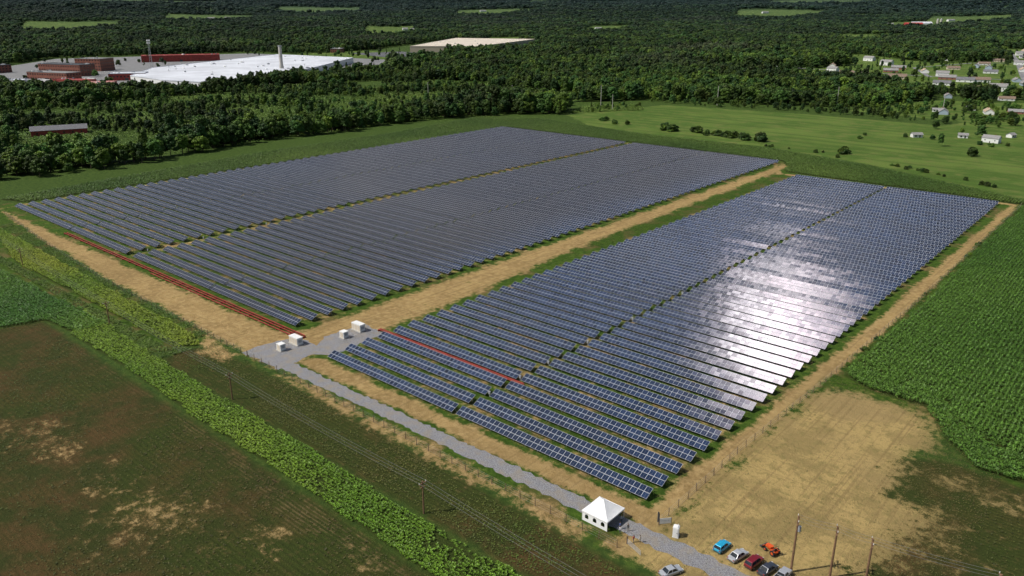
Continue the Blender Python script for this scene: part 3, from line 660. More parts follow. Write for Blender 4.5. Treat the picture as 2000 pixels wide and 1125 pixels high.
# ---------------------------------------------------------------- buildings
def flat_building(name,label,cat,P,h,wm,rm,units=0,winrows=0,parapet=.6,group=None,seed=0):
    r=random.Random(seed);cx=sum(p[0] for p in P)/len(P);cy=sum(p[1] for p in P)/len(P);Q=[(p[0]-cx,p[1]-cy) for p in P]
    ar=sum(Q[i][0]*Q[(i+1)%len(Q)][1]-Q[(i+1)%len(Q)][0]*Q[i][1] for i in range(len(Q)))
    if ar<0: Q=Q[::-1]
    e=thing(name,label,cat,(cx,cy,0),0,group)
    b=MB();b.prism(Q,-1,h,0);b.obj('wall',[wm],e)
    b=MB();b.prism([(x*1.002,y*1.002) for x,y in Q],h+.02,h+.4,0)
    for i in range(len(Q)):
        a=Vector(Q[i]);c=Vector(Q[(i+1)%len(Q)]);m=(a+c)/2;d=c-a;b.box((m.x,m.y,h+.4+parapet/2),(d.length*1.0,.5,parapet),math.atan2(d.y,d.x))
    b.obj('roof',[rm],e)
    for i in range(units):
        for _ in range(20):
            x=r.uniform(min(p[0] for p in Q),max(p[0] for p in Q));y=r.uniform(min(p[1] for p in Q),max(p[1] for p in Q))
            if inpoly(np.array([x]),np.array([y]),Q)[0]: break
        b=MB();s=r.choice([2,2.5,3,4,6]);b.box((0,0,.8),(s,s*.6,1.6));b.cyl((0,0,1.6),(0,0,2.1),s*.15,s*.15,10);b.obj('rooftop_unit',[r.choice([M_GREY,M_WHITE,M_WHITE])],e,(x,y,h+.42),r.uniform(0,3))
    for i in range(len(Q)):
        a=Vector(Q[i]);c=Vector(Q[(i+1)%len(Q)]);d=c-a;L=d.length;n=Vector((d.y,-d.x)).normalized()
        for w in range(winrows):
            z=h*(w+.6)/winrows;k=int(L/5)
            b=MB()
            for q in range(k):
                p=a+d*((q+.5)/k)+n*.05;b.box((p.x,p.y,z),(2.4,.12,1.9),math.atan2(d.y,d.x))
            if k: b.obj('window_row',[M_GLASS],e)
    m=(Vector(Q[0])+Vector(Q[1]))/2;d=Vector(Q[1])-Vector(Q[0]);b=MB();b.box((0,0,2),(5,.25,4));b.obj('door',[M_DGREY],e,(m.x,m.y,0),math.atan2(d.y,d.x))
    return e
def rect(cx,cy,l,w,a):
    ca,sa=math.cos(a),math.sin(a);return [(cx+x*ca-y*sa,cy+x*sa+y*ca) for x,y in((-l/2,-w/2),(l/2,-w/2),(l/2,w/2),(-l/2,w/2))]
flat_building('factory','huge white flat roofed factory beside a paved yard','factory',FACTROOF,9,M_WHITE,M_ROOFW,36,0,seed=1)
flat_building('warehouse','large cream roofed warehouse among trees','warehouse',WAREROOF,14,mat('tan_wall',(.40,.34,.26),.8),M_OFFW,6,0,seed=2)
M_PRED=mat('pale_red_roof',(.42,.20,.17),.7,var=.35,scale=.1);M_RR=mat('red_roof',(.30,.05,.04),.7,var=.3,scale=.1)
for nm,lb,c,l,w,a,h,wm,rm,wr in (
  ('brick_factory','red brick multi storey factory building with window rows',(-1225,395),90,30,.35,17,M_BRICK,M_DGREY,3),
  ('brick_factory','long dark brick factory building with flat roof',(-1130,340),80,26,.35,12,M_BRICK,M_SHING[0],2),
  ('brick_factory','tall red brick block with flat grey roof',(-1300,470),50,36,.5,20,M_BRICK,M_SHING[0],4),
  ('red_workshop','low red factory hall with pale roof',(-960,300),100,46,.95,8,M_REDW,M_PRED,0),
  ('red_workshop','small red walled hall beside the factory yard',(-1060,420),50,34,.95,9.8,M_REDW,M_ROOFW,1),
  ('red_workshop','red roofed hall behind the white factory',(-1440,700),150,40,1.1,12,M_REDW,M_RR,0),
  ('red_workshop','narrow red roofed shed in the factory yard',(-1030,330),60,18,.4,7,M_REDW,M_RR,0),
  ('white_hall','low white metal hall in the factory yard',(-870,350),40,22,.9,6,M_WHITE,M_ROOFW,0),
  ('white_hall','small white metal hall beside red sheds',(-1100,280),34,18,.4,6,M_WHITE,M_ROOFW,0),
  ('brick_office','dark brick office block near the road',(-1400,330),90,30,.3,12,M_BRICK,M_DGREY,3),
  ('grey_shed','long low grey shed by the warehouse',(-1110,1180),90,26,-.9,7,M_GREY,M_DGREY,0),
  ('brick_office','small brick office block beside a car park',(-1480,1130),45,25,-.9,9,M_BRICK,M_SHING[0],2)):
    flat_building(nm,lb,'factory building',rect(*c,l,w,a),h,wm,rm,4,wr,seed=int(l))
tr=thing('truck_trailer','white box trailer parked in the factory yard','trailer',(-985,335,.1),.4,'trailers in the factory yard')
b=MB();b.box((0,0,2.6),(13,2.6,2.8));b.obj('cargo_box',[M_WHITE],tr);b=MB()
for x_ in(-5,-3.8): b.cyl((x_,-1.2,.5),(x_,1.2,.5),.5,.5,10)
b.box((4,0,.6),(.2,1.6,1.2));b.obj('wheel_axle',[M_BLACK],tr)
for i in range(22): dup(tr,(-985-random.uniform(0,120)-i*2,355+random.uniform(-50,20),.1),.4+random.choice([0,1.57]))
e=thing('factory_chimney','tall grey steel chimney above the white factory','chimney',(-975,633,0))
b=MB();b.cyl((0,0,0),(0,0,14),3.8,3.6,16);b.cyl((0,0,14),(0,0,44),3.0,2.6,16);b.obj('shaft',[M_CONC],e,smooth=False)
b=MB();b.cyl((0,0,44),(0,0,45.5),3.1,3.1,16);b.cyl((0,0,28),(0,0,28.6),3.3,3.3,16);b.obj('rim',[M_GREY],e)
e=thing('telecom_tower','tall grey lattice mobile phone mast with antennas','mast',(-1225,535,0))
b=MB()
for i in range(3):
    a=i*2.094;b.cyl((3*math.cos(a),3*math.sin(a),0),(.9*math.cos(a),.9*math.sin(a),52),.3,.2,6)
for k in range(13):
    z=k*4;r=3-2.1*z/52;r2=3-2.1*(z+4)/52
    for i in range(3):
        a=i*2.094;c=a+2.094;b.cyl((r*math.cos(a),r*math.sin(a),z),(r2*math.cos(c),r2*math.sin(c),z+4),.12,.12,4)
b.obj('lattice',[M_GALV],e)
for z in(46,50):
    b=MB()
    for i in range(9):
        a=i*.698;b.box((2.6*math.cos(a),2.6*math.sin(a),z),(.5,.9,2.6),a)
    b.cyl((0,0,z),(0,0,z+.25),2.5,2.5,12);b.obj('antenna_ring',[M_WHITE],e)
def gable(name,label,cat,loc,rot,l,w,h,rh,wm,rm,garage=True,group=None,chim=True,wins=3):
    e=thing(name,label,cat,loc,rot,group)
    b=MB();b.box((0,0,h/2-.4),(l,w,h+.8));
    for s in(-1,1):
        x=s*l/2;b.quad([(x,-w/2,h),(x,w/2,h),(x,0,h+rh)][::s],0)
    b.obj('wall',[wm],e)
    b=MB();o=.5;t=.18
    for s in(-1,1):
        y=s*(w/2+o);z=h-o*rh/(w/2)
        p=[(-l/2-o,y,z+.03),(l/2+o,y,z+.03),(l/2+o,0,h+rh+.03),(-l/2-o,0,h+rh+.03)]
        q=[(a,c,d+t) for a,c,d in p]
        if s>0:p=p[::-1];q=q[::-1]
        b.loft([p,q],0)
    r=b.obj('roof',[rm],e)
    if chim: b=MB();b.box((l*.2,.8,h+rh),(.9,.9,2.));b.obj('chimney',[M_BRICK],r)
    for s in(-1,1):
        for i in range(wins):
            x=-l/2+l*(i+.7)/(wins+.4)
            if s<0 and i==1: continue
            b=MB();b.box((0,0,0),(1.3,.1,1.3));b.obj('window',[M_GLASS],e,(x,s*(w/2+.04),h*.55))
    b=MB();b.box((0,0,1.05),(1.1,.12,2.1));b.obj('door',[M_DGREY],e,(-l/2+l*1.7/(wins+.4),-w/2-.05,0))
    if garage: b=MB();b.box((0,0,1.2),(.12,4,2.4));b.obj('garage_door',[M_CONC],e,(l/2+.06,0,0))
    return e
sname=['grey','brown','tan','dark'];wname=['white','cream','pale blue','brick']
hp=[]
for i in range(8):
    wi=[0,1,0,3,0,2,0,0][i];ri=[0,1,2,0,0,0,1,3][i];two_=i in(0,4)
    hp.append((wi,ri,two_))
prot={}
for i,(hx,hy) in enumerate(HOUSES):
    k=i%8;wi,ri,tw=hp[k];lb=f'{wname[wi]} walled {"two storey" if tw else "single storey"} house with {sname[ri]} gable roof'
    rt=[.3,.35,1.9,.3,-.2,1.8,.3,.25][k]+random.uniform(-.1,.1)
    sc_=random.uniform(.85,1.1)*(1. if hy>1000 else .62 if hy<700 else .75)
    if k not in prot: prot[k]=gable('house',lb,'house',(hx,hy,0),rt,20 if tw else 24,11,6 if tw else 3.6,3.4,M_SIDE[wi],M_SHING[ri],group='houses on village lawns')
    else: dup(prot[k],(hx,hy,0),rt,sc_)
gable('barn','long red barn with dark grey metal roof','barn',(-545,128,0),1.2,42,13,5,3.0,M_REDW,M_SHING[3],False,None,False,6)
for (hx,hy,rt,l) in ((40,612,.3,7),(-24,790,.2,7),(70,640,1.2,6),(10,590,.7,8),(85,700,.2,8),(0,830,.2,9)):
    gable('garden_shed','small white garden shed with grey roof on grass','shed',(hx,hy,0),rt,l,5,2.4,1.4,M_SIDE[0],M_SHING[0],False,'garden sheds',False,2)
fx,fy=polar(4180,26.4)
fz=float(hz(fx,fy))
gable('barn','white dairy barn with red end beside silos','barn',(fx,fy,fz),HEAD,90,26,9,7,M_SIDE[0],M_ROOFW,False,None,False,5)
gable('barn','long red farm barn with red roof','barn',(fx-20,fy-50,fz),HEAD,80,20,7,6,M_REDW,mat('bright_red_roof',(.36,.04,.04),.6),False,None,False,5)
for i in range(2):
    e=thing('farm_silo','tall pale farm silo with domed top','silo',(fx+60+i*14,fy+30,fz),0,'farm silos');b=MB();b.cyl((0,0,0),(0,0,26),5,5,16);b.obj('shaft',[M_CONC],e);b=MB();b.cyl((0,0,26),(0,0,29),5,2,16);b.obj('dome',[M_GREY],e)
for (r,a,l) in ((3500,-6.8,30),(3520,-6.2,24),(3540,-7.4,22),(4750,-20,40),(4200,24.6,40),(4830,-19,30),(5300,-2,40),(3560,6,30),(5100,17,40),(2300,13,26),(6500,11,50),(4600,28,40)):
    x_,y_=polar(r,a);gable('farmhouse','white farmhouse with grey roof beside fields','house',(x_,y_,float(hz(x_,y_))),HEAD+.3,l,14,6,4,M_SIDE[0],M_SHING[0],False,'distant farmhouses',False,3)
# ---------------------------------------------------------------- inverter stations
def inverter(loc,rot,big=True):
    e=thing('inverter_cabinet','white electrical inverter cabinet on a gravel pad' if big else 'small white transformer box on a gravel pad','electrical cabinet',loc,rot,'electrical cabinets on gravel')
    l,w,h=(4.4,2.1,2.2) if big else (2.1,1.9,1.9)
    b=MB();b.box((0,0,.12),(l+.6,w+.6,.24));b.obj('base_slab',[M_CONC],e)
    b=MB();b.box((0,0,.24+h/2),(l,w,h));b.box((0,0,.24+h+.07),(l+.15,w+.15,.12));b.obj('housing',[M_WHITE],e)
    for i in range(3 if big else 1):
        x=(-l/3+i*l/3) if big else 0;b=MB();b.box((0,0,0),(l/3*.85 if big else 1.5,.05,h*.85));b.box((.3,-.04,0),(.05,.05,.3));b.obj('door',[M_OFFW],e,(x,-w/2-.03,.24+h*.48))
    b=MB()
    for i in range(7): b.box((0,0,i*.14),(.06,w*.6,.06))
    b.obj('vent_louvre',[M_GREY],e,(l/2+.04,0,1.0))
    return e
for (x,y,bg,r) in ((-17,.5,1,0),(-16.2,-5.5,0,0),(-10.8,20.5,1,0),(-9.4,13.5,0,0)): inverter((x,y,.045),r,bg)
for (x,y) in ((53.9,14),(53.9,27),(53.9,40),(53.9,60),(53.9,86),(-150,16),(-150,42),(-150,75),(53.9,120)):
    e=thing('combiner_box','small grey combiner box on a steel post','electrical box',(x,y,0),0,'combiner boxes in the aisles');b=MB();b.box((0,0,.5),(.1,.1,1.));b.obj('post',[M_GALV],e);b=MB();b.box((0,0,1.2),(.6,.3,.8));b.box((0,0,1.63),(.7,.4,.06));b.obj('housing',[M_GREY],e)
def conduit(x0,x1,ys,z,label):
    e=thing('red_conduit',label,'conduit',(x0,ys[0],0),0,'red cable conduits')
    b=MB()
    for y in ys: b.cyl((0,y-ys[0],z),(x1-x0,y-ys[0],z),.17,.17,8)
    b.obj('pipe',[M_RED],e)
    b=MB();n=int((x1-x0)/6)
    for i in range(n+1):
        x=i*(x1-x0)/n;b.box((x,(ys[-1]-ys[0])/2,z/2-.1),(.12,.5+ys[-1]-ys[0],z-.2))
    b.obj('stand',[M_REDW],e)
conduit(-209,-19,(4.0,5.2),.75,'pair of long red cable conduits on low stands')
conduit(-120,-19,(2.9,),.5,'single red cable conduit along the dirt track')
conduit(-5,57,(24.2,25.0),.8,'pair of red cable conduits between panel rows')
# ---------------------------------------------------------------- fences
def fence(label,pts,sp,h=2.0):
    e=thing('wire_fence',label,'fence',(*pts[0],0),0,'perimeter fences')
    x0,y0=pts[0];b=MB();pm=MB();pm.box((0,0,h/2),(.12,.12,h));pme=pm.mesh('post',[M_WOOD]);acc=[]
    for i in range(len(pts)-1):
        a=Vector(pts[i]);c=Vector(pts[i+1]);n=max(1,round((c-a).length/sp))
        for k in range(n): acc.append(a.lerp(c,k/n))
        for z in(.3,.9,1.5,1.9): b.cyl((a.x-x0,a.y-y0,z),(c.x-x0,c.y-y0,z),.012,.012,4,cap=False)
    acc.append(Vector(pts[-1]))
    for p in acc[:100]:
        o=mkobj('post',pme,e,(p.x-x0+random.gauss(0,.05),p.y-y0,0));o.rotation_euler=(random.gauss(0,.03),random.gauss(0,.03),0)
    b.obj('wire',[M_GALV],e)
fence('wooden post and wire fence beside the dirt track',[(-272,-1),(-200,-8),(-129,-13),(-20,-15)],4.0)
fence('wooden post and wire fence beside the gravel road',[(-20,-15),(20,-15.5),(70,-16.5),(116,-16.8)],4.2)
fence('wooden post and wire fence between dirt lot and panels',[(118.5,-5),(118.5,31),(120.3,79),(122,170)],4.2)
fence('wooden post and wire fence beside the corn',[(122,170),(122.5,366)],4.6)
e=thing('farm_gate','open grey steel tube gate beside the gravel road','gate',(117,-14.5,0),-.35)
b=MB()
for z in(.3,.6,.9,1.25): b.cyl((0,0,z),(4.2,0,z),.035,.035,6)
for x in(0,2.1,4.2): b.cyl((x,0,.25),(x,0,1.3),.04,.04,6)
b.obj('leaf',[M_GALV],e);b=MB();b.box((-.15,0,.9),(.2,.2,1.8));b.obj('post',[M_WOOD],e)
# ---------------------------------------------------------------- power poles
M_WIRE=mat('dull_wire',(.20,.20,.20),.6,var=.1)
M_POLE=mat('brown_pole_wood',(.17,.095,.05),.85,var=.3,scale=3)
def wire(name,label,a,b_,sag,n=14,r=.019):
    m=MB();pr=None
    for i in range(n+1):
        t=i/n;p=Vector(a).lerp(Vector(b_),t)-Vector((0,0,sag*4*t*(1-t)))
        if pr is not None:m.cyl(pr,p,r,r,4,cap=False)
        pr=p
    o=m.obj(name,[M_WIRE]);meta(o,label,'wire','overhead wires');return o
def pole(x,y,h,rot,arm=2.2,trans=False):
    e=thing('utility_pole','wooden utility pole with crossarm and insulators','utility pole',(x,y,float(hz(x,y))),rot,'utility poles')
    k=1 if h<9 else 1.25 if h<14 else 1.8
    b=MB();b.cyl((0,0,-.5),(0,0,h),.20*k,.14*k,10);b.obj('shaft',[M_POLE if h<14 else M_CONC],e)
    b=MB();b.box((0,0,h-.6),(.18,arm,.20));b.box((0,0,h-1.5),(.16,arm*.7,.18));b.obj('crossarm',[M_POLE],e)
    for s in(-.45,0,.45):
        b=MB();b.cyl((0,s*arm,h-.5),(0,s*arm,h-.2),.08,.05,8);b.obj('insulator',[M_WHITE],e)
    if trans: b=MB();b.cyl((.4,0,h-3.2),(.4,0,h-2.1),.3,.3,12);b.obj('transformer',[M_GREY],e)
fp=[(-250,-24,8),(-170,-27,8),(-79,-31,8),(2,-33,8),(79,-34,8),(158,-36,8)]
for x,y,h in fp: pole(x,y,h,0,2.0)
for (a,b_) in zip(fp[:-1],fp[1:]):
    for s in(-.9,0,.9): wire('overhead_wire','thin grey overhead wire between utility poles',(a[0],a[1]+s,7.7),(b_[0],b_[1]+s,7.7),.9)
rp=[(144.8,-1.2,12.5),(150.9,2.0,11.4),(156.6,4.0,10.4),(176,9,10)]
for i,(x,y,h) in enumerate(rp): pole(x,y,h,.4,2.4,i==0)
for (a,b_) in zip(rp[:-1],rp[1:]):
    for s in(-1,0,1): wire('overhead_wire','thin grey overhead wire between utility poles',(a[0]-s*.39,a[1]+s*.92,a[2]-.25),(b_[0]-s*.39,b_[1]+s*.92,b_[2]-.25),.3)
for (x,y,h) in ((-315,599,23),(-287,580,16),(-223,692,21),(-119,769,21),(-508,522,20),(-20,800,18),(70,850,18),(-410,560,20)): pole(x,y,h,.5,4)
# ---------------------------------------------------------------- tent
def tent(cx,cy):
    e=thing('marquee_tent','white peaked marquee tent with arched windows on gravel road','tent',(cx,cy,.03))
    W=3.1;H=2.35;PK=4.6;b=MB();n=10
    rings=[]
    for k in range(n+1):
        t=k/n;s=W*1.03*(1-t)**1.0;z=H+(PK-H)*(t**1.35*.55+t*.45);
        if k==n: s=.06
        ring=[]
        for i in range(4):
            a=(-1,-1),(1,-1),(1,1),(-1,1)
            p=a[i];q=a[(i+1)%4]
            for j in range(4):
                u=j/4;dip=-.10*math.sin(math.pi*u)*(1-t);ring.append(((p[0]+(q[0]-p[0])*u)*s,(p[1]+(q[1]-p[1])*u)*s,z+dip))
        rings.append(ring)
    b.loft(rings,0);r=b.obj('canopy',[mat('tent_fabric',(.78,.78,.78),.6,var=.04)],e,smooth=False)
    fab=r.data.materials[0]
    b=MB()
    for i in range(4):
        a=((-1,-1),(1,-1),(1,1),(-1,1));p=a[i];q=a[(i+1)%4];N_=12
        for j in range(N_):
            u0=j/N_;u1=(j+1)/N_;s=W*1.035
            P0=((p[0]+(q[0]-p[0])*u0)*s,(p[1]+(q[1]-p[1])*u0)*s);P1=((p[0]+(q[0]-p[0])*u1)*s,(p[1]+(q[1]-p[1])*u1)*s);m=((P0[0]+P1[0])/2,(P0[1]+P1[1])/2)
            b.quad([(*P0,H),(*P1,H),(*P1,H-.25),(*m,H-.38),(*P0,H-.25)])
    b.obj('valance',[fab],r)
    for x in(-W,W):
        for y in(-W,W): b=MB();b.cyl((x,y,0),(x,y,H),.05,.05,8);b.obj('pole',[M_WHITE],e)
    b=MB();y=-W
    def wall(mapf):
        z0,z1=.75,1.75
        b.quad([mapf(-W,0),mapf(W,0),mapf(W,z0),mapf(-W,z0)]);b.quad([mapf(-W,z1),mapf(W,z1),mapf(W,H-.02),mapf(-W,H-.02)])
        for a_,c_ in((-W,-2.45),(-1.55,-.45),(.45,1.55),(2.45,W)): b.quad([mapf(a_,z0),mapf(c_,z0),mapf(c_,z1),mapf(a_,z1)])
        for c0 in(-2.0,0,2.0):
            for s in(-1,1): b.quad([mapf(c0+s*.45,z1),mapf(c0+s*.05,z1),mapf(c0+s*.30,z1-.12),mapf(c0+s*.45,z1-.4)])
    wall(lambda x,z:(x,-W,z));wall(lambda x,z:(-W,x,z));b.obj('side_wall',[fab],e)
    for nm,c in(('table',(0,.6)),('table',(1.2,-1.2))):
        b=MB();b.box((c[0],c[1],.73),(1.8,.75,.05))
        for sx in(-.8,.8):
            for sy in(-.3,.3): b.box((c[0]+sx,c[1]+sy,.35),(.04,.04,.7))
        o=b.obj('folding_table',[M_DGREY],None,(cx,cy,.03));meta(o,'dark folding table under the white tent','table','folding tables under the tent')
tent(108.6,-10.8)
# ---------------------------------------------------------------- cars
def ring(x,w,zl,zm,zh,win=.9):
    return [(x,-w*.96,zl),(x,-w,zm*.55+zl*.45),(x,-w,zm),(x,-w*win,zh),(x,w*win,zh),(x,w,zm),(x,w,zm*.55+zl*.45),(x,w*.96,zl)]
def car(label,loc,rot,col,kind='hatchback',group='cars parked on the dirt lot'):
    e=thing('parked_car' if kind!='pickup' else 'pickup_truck',label,'car' if kind!='pickup' else 'pickup truck',loc,rot,group)
    P=carpaint('car_paint_'+str(round(loc[0])),col)
    L={'hatchback':2.1,'sedan':2.35,'pickup':2.75,'suv':2.25}[kind];W=.92;up={'suv':.18,'pickup':.2}.get(kind,0)
    belt=.92+up;b=MB()
    if kind=='pickup': prof=[(-L,.80),(-L+.1,.98),(-.55,.98),(-.5,1.0),(.9,1.02),(L-.25,.95),(L-.05,.82),(L,.6)]
    elif kind=='sedan': prof=[(-L,.72),(-L+.12,.9),(-L+.7,.95),(0,.94),(1.0,.92),(L-.35,.78),(L-.08,.66),(L,.5)]
    else: prof=[(-L,.75),(-L+.1,.93),(0,.95),(.95,.92),(L-.35,.80),(L-.08,.68),(L,.5)]
    b.loft([ring(x,W*(.9 if i in(0,len(prof)-1) else .97 if i in(1,len(prof)-2) else 1),.28+up*.5,(z+up)*.82,z+up) for i,(x,z) in enumerate(prof)]);
    body=b.obj('body',[P],e)
    cab={'hatchback':(-L+.15,1.05,-L+.5,.35),'suv':(-L+.12,1.1,-L+.4,.5),'sedan':(-1.55,1.15,-.95,.4),'pickup':(-.5,1.25,-.3,.65)}[kind]
    zt=1.46+up*1.3;b=MB()
    bot=[(cab[0],-W*.88),(cab[1],-W*.88),(cab[1],W*.88),(cab[0],W*.88)];top=[(cab[2],-W*.72),(cab[3],-W*.72),(cab[3],W*.72),(cab[2],W*.72)]
    b.loft([[(*p,belt+.01) for p in bot],[(*p,zt) for p in top]]);b.obj('window',[M_GLASS],e)
    b=MB();b.loft([[(p[0]+(-.03 if i in(0,3) else .03),p[1]*1.04,zt+.002) for i,p in enumerate(top)],[(p[0]*.97,p[1]*.95,zt+.06) for p in top]])
    for p,q in zip(bot,top): b.cyl((*p,belt),(*q,zt+.02),.05,.05,5)
    mx=(cab[0]+cab[1])/2-.05;
    for s in(-1,1): b.cyl((mx,s*W*.885,belt),(mx-.0,s*W*.73,zt),.045,.045,5)
    b.obj('roof',[P],e)
    if kind=='pickup':
        b=MB();b.box((-1.62,0,1.205),(2.0,1.55,.04));b.obj('cargo_bed',[M_BLACK],e)
        b=MB()
        for s in(-1,1): b.box((-1.62,s*.84,1.26),(2.1,.1,.14))
        b.box((-2.68,0,1.26),(.08,1.7,.14));b.obj('bed_rail',[P],e)
    for x in(-L*.62,L*.63):
        for s in(-1,1):
            b=MB();b.cyl((0,-.11,0),(0,.11,0),.33+up*.2,.33+up*.2,16);w=b.obj('wheel',[M_BLACK],e,(x,s*(W-.09),.33+up*.2));b=MB();b.cyl((0,s*.112,0),(0,s*.125,0),.2,.18,10);b.obj('rim',[M_GALV],w)
    for s in(-1,1):
        b=MB();b.box((0,0,0),(.1,.36,.14));b.obj('headlight',[M_WHITE],e,(L-.09,s*.62,.62+up));b=MB();b.box((0,0,0),(.08,.28,.2));b.obj('tail_light',[M_REDW],e,(-L+.03,s*.68,.8+up));b=MB();b.box((0,0,0),(.16,.1,.12));b.obj('side_mirror',[P],e,(cab[1]-.25,s*(W+.06),belt+.08))
    b=MB();b.box((L-.02,0,.42+up*.5),(.1,1.5,.16));b.box((-L+.02,0,.42+up*.5),(.1,1.5,.16));b.obj('bumper',[M_DGREY],e)
    return e
h=math.pi/2
car('bright cyan hatchback parked on the dirt lot',(131.8,-3.4,.01),h-.1,(.02,.36,.58),'hatchback')
car('silver grey sedan parked on the dirt lot',(135.4,-3.9,.01),h-.22,(.42,.43,.45),'sedan')
car('dark red suv parked on the dirt lot',(138.6,-3.8,.01),h-.14,(.20,.010,.016),'suv')
car('dark grey sedan parked on the dirt lot',(141.4,-3.9,.01),h-.2,(.04,.045,.06),'sedan')
car('silver pickup truck parked on the dirt lot',(144.3,-4.4,.01),h-.05,(.38,.39,.42),'pickup')
car('silver sedan parked beside the gravel road',(127.9,-16.4,.02),h-.4,(.40,.42,.45),'sedan')
e=thing('compact_tractor','orange compact tractor with front loader and black tyres','tractor',(139.8,1.8,.01),2.75)
MO=mat('orange_paint',(.60,.085,.015),.4)
b=MB();b.box((.75,0,1.0),(1.5,.75,.6),top=.9);b.box((-.5,0,.7),(1.3,.9,.3));b.box((-.75,-.62,1.08),(.95,.3,.12));b.box((-.75,.62,1.08),(.95,.3,.12));b.obj('body',[MO],e)
b=MB();b.box((-.6,0,1.0),(.5,.5,.14));b.box((-.85,0,1.28),(.12,.5,.5));b.obj('seat',[M_BLACK],e)
b=MB()
for s in(-.5,.5): b.cyl((-1.05,s,.8),(-1.05,s,2.15),.04,.04,6)
b.cyl((-1.05,-.5,2.15),(-1.05,.5,2.15),.04,.04,6);b.obj('roll_bar',[M_BLACK],e)
b=MB()
for s in(-.55,.55): b.cyl((.1,s,1.25),(1.5,s,1.05),.06,.06,6);b.cyl((1.5,s,1.05),(2.15,s,.4),.06,.06,6)
b.obj('loader_arm',[MO],e)
b=MB();b.box((2.3,0,.18),(.6,1.6,.08));b.box((2.05,0,.4),(.08,1.6,.5));b.box((2.3,-.78,.34),(.55,.05,.35));b.box((2.3,.78,.34),(.55,.05,.35));b.obj('bucket',[M_DGREY],e)
for x,r_,w_ in((-.75,.60,.16),(1.15,.38,.12)):
    for s in(-1,1): b=MB();b.cyl((0,-w_,0),(0,w_,0),r_,r_,16);wh=b.obj('wheel',[M_BLACK],e,(x,s*.72,r_));b=MB();b.cyl((0,s*(w_+.005),0),(0,s*(w_+.02),0),r_*.5,r_*.45,10);b.obj('rim',[MO],wh)
e=thing('portable_toilet','white portable toilet cabin beside the gravel road','portable toilet',(123.0,-6.0,.01),.3)
b=MB();b.box((0,0,.1),(1.25,1.25,.2));b.box((0,0,1.25),(1.15,1.15,2.1));b.obj('cabin',[M_WHITE],e)
b=MB();b.loft([[(-.62,-.62,2.3),(.62,-.62,2.3),(.62,.62,2.3),(-.62,.62,2.3)],[(-.3,-.5,2.5),(.3,-.5,2.5),(.3,.5,2.5),(-.3,.5,2.5)]]);b.cyl((.35,.35,2.3),(.35,.35,2.8),.06,.06,8);b.obj('roof',[M_WHITE],e)
b=MB();b.box((0,0,0),(.85,.05,1.85));d_=b.obj('door',[M_WHITE],e,(0,-.6,1.2));b=MB();b.box((.3,-.05,0),(.1,.05,.15));b.obj('handle',[M_BLACK],d_)
e=thing('banner_sign','white banner sign on dark posts by the gate','sign',(119.6,-4.4,0),.85)
b=MB();b.box((0,0,1.2),(2.4,.05,1.3));b.obj('banner',[M_WHITE],e)
b=MB()
for x in(-1.28,1.28): b.box((x,0,1.0),(.08,.08,2.0))
b.obj('post',[M_DGREY],e)
b=MB()
for k,(x,w_) in enumerate(((-.75,.08),(-.5,.14),(-.2,.1),(.1,.14),(.4,.08),(.7,.14))): b.box((x,-.035,1.3),(w_,.02,.2))
b.obj('lettering',[M_GREY],e)
e=thing('feather_flag','dark feather flag on a thin pole by the gate','flag',(118.2,-5.2,0),.4)
b=MB();b.cyl((0,0,0),(0,0,3.2),.03,.02,6);b.obj('pole',[M_GALV],e);b=MB();b.quad([(0.02,0,.6),(.4,.05,.7),(.45,.08,2.6),(.25,.03,3.15),(.02,0,3.2)]);b.obj('flag_cloth',[M_DGREY],e)
# ---------------------------------------------------------------- people
def skinmat(shirt,pants):
    m,t,b=newmat('clothes_and_skin');tc=t.a('ShaderNodeTexCoord').outputs['Object'];s=t.a('ShaderNodeSeparateXYZ');t.put(s.inputs[0],tc)
    z=s.outputs[2];c=t.mix(t.math('GREATER_THAN',z,.92),pants,shirt);c=t.mix(t.math('GREATER_THAN',z,1.47),c,(.42,.25,.17));c=t.mix(t.math('LESS_THAN',z,.08),c,(.03,.03,.03))
    t.put(b.inputs['Base Color'],c);b.inputs['Roughness'].default_value=.8;return m
def person(loc,rot,shirt,pants,label,stride=.12,arm=.2):
    J=[(0,0,.95,.14),(0,0,1.15,.13),(0,0,1.38,.15),(0,0,1.50,.06),(0,.01,1.60,.095),(0,.01,1.72,.085),
       (.19,0,1.40,.065),(.26,.02,1.13,.045),(.24,arm,.90,.035),(-.19,0,1.40,.065),(-.26,.0,1.13,.045),(-.24,arm*.4,.88,.035),
       (.1,0,.88,.095),(.11,stride*.6,.50,.065),(.11,stride*.3,.08,.045),(.11,stride*.3+.16,.04,.04),(-.1,0,.88,.095),(-.11,-stride*.3,.50,.065),(-.11,-stride,.08,.045),(-.11,-stride+.16,.04,.04)]
    E=[(0,1),(1,2),(2,3),(3,4),(4,5),(2,6),(6,7),(7,8),(2,9),(9,10),(10,11),(0,12),(12,13),(13,14),(14,15),(0,16),(16,17),(17,18),(18,19)]
    me=D.meshes.new('person');me.from_pydata([j[:3] for j in J],E,[]);me.materials.append(skinmat(shirt,pants))
    o=mkobj('person',me,None,loc,rot);md=o.modifiers.new('Skin','SKIN')
    for i,j in enumerate(J): me.skin_vertices[0].data[i].radius=(j[3],j[3]*.8)
    me.skin_vertices[0].data[0].use_root=True
    o.modifiers.new('Sub','SUBSURF').levels=1;o.modifiers['Sub'].render_levels=1
    meta(o,label,'person','people by the tent')
    b=MB();b.loft([[(r*math.cos(a)*.1,r*math.sin(a)*.1-.0,z) for a in [k*.785 for k in range(8)]] for r,z in((.95,1.66),(1.05,1.74),(.7,1.81),(.15,1.83))]);b.obj('hair',[mat('hair',(.04,.025,.015),.8)],o)
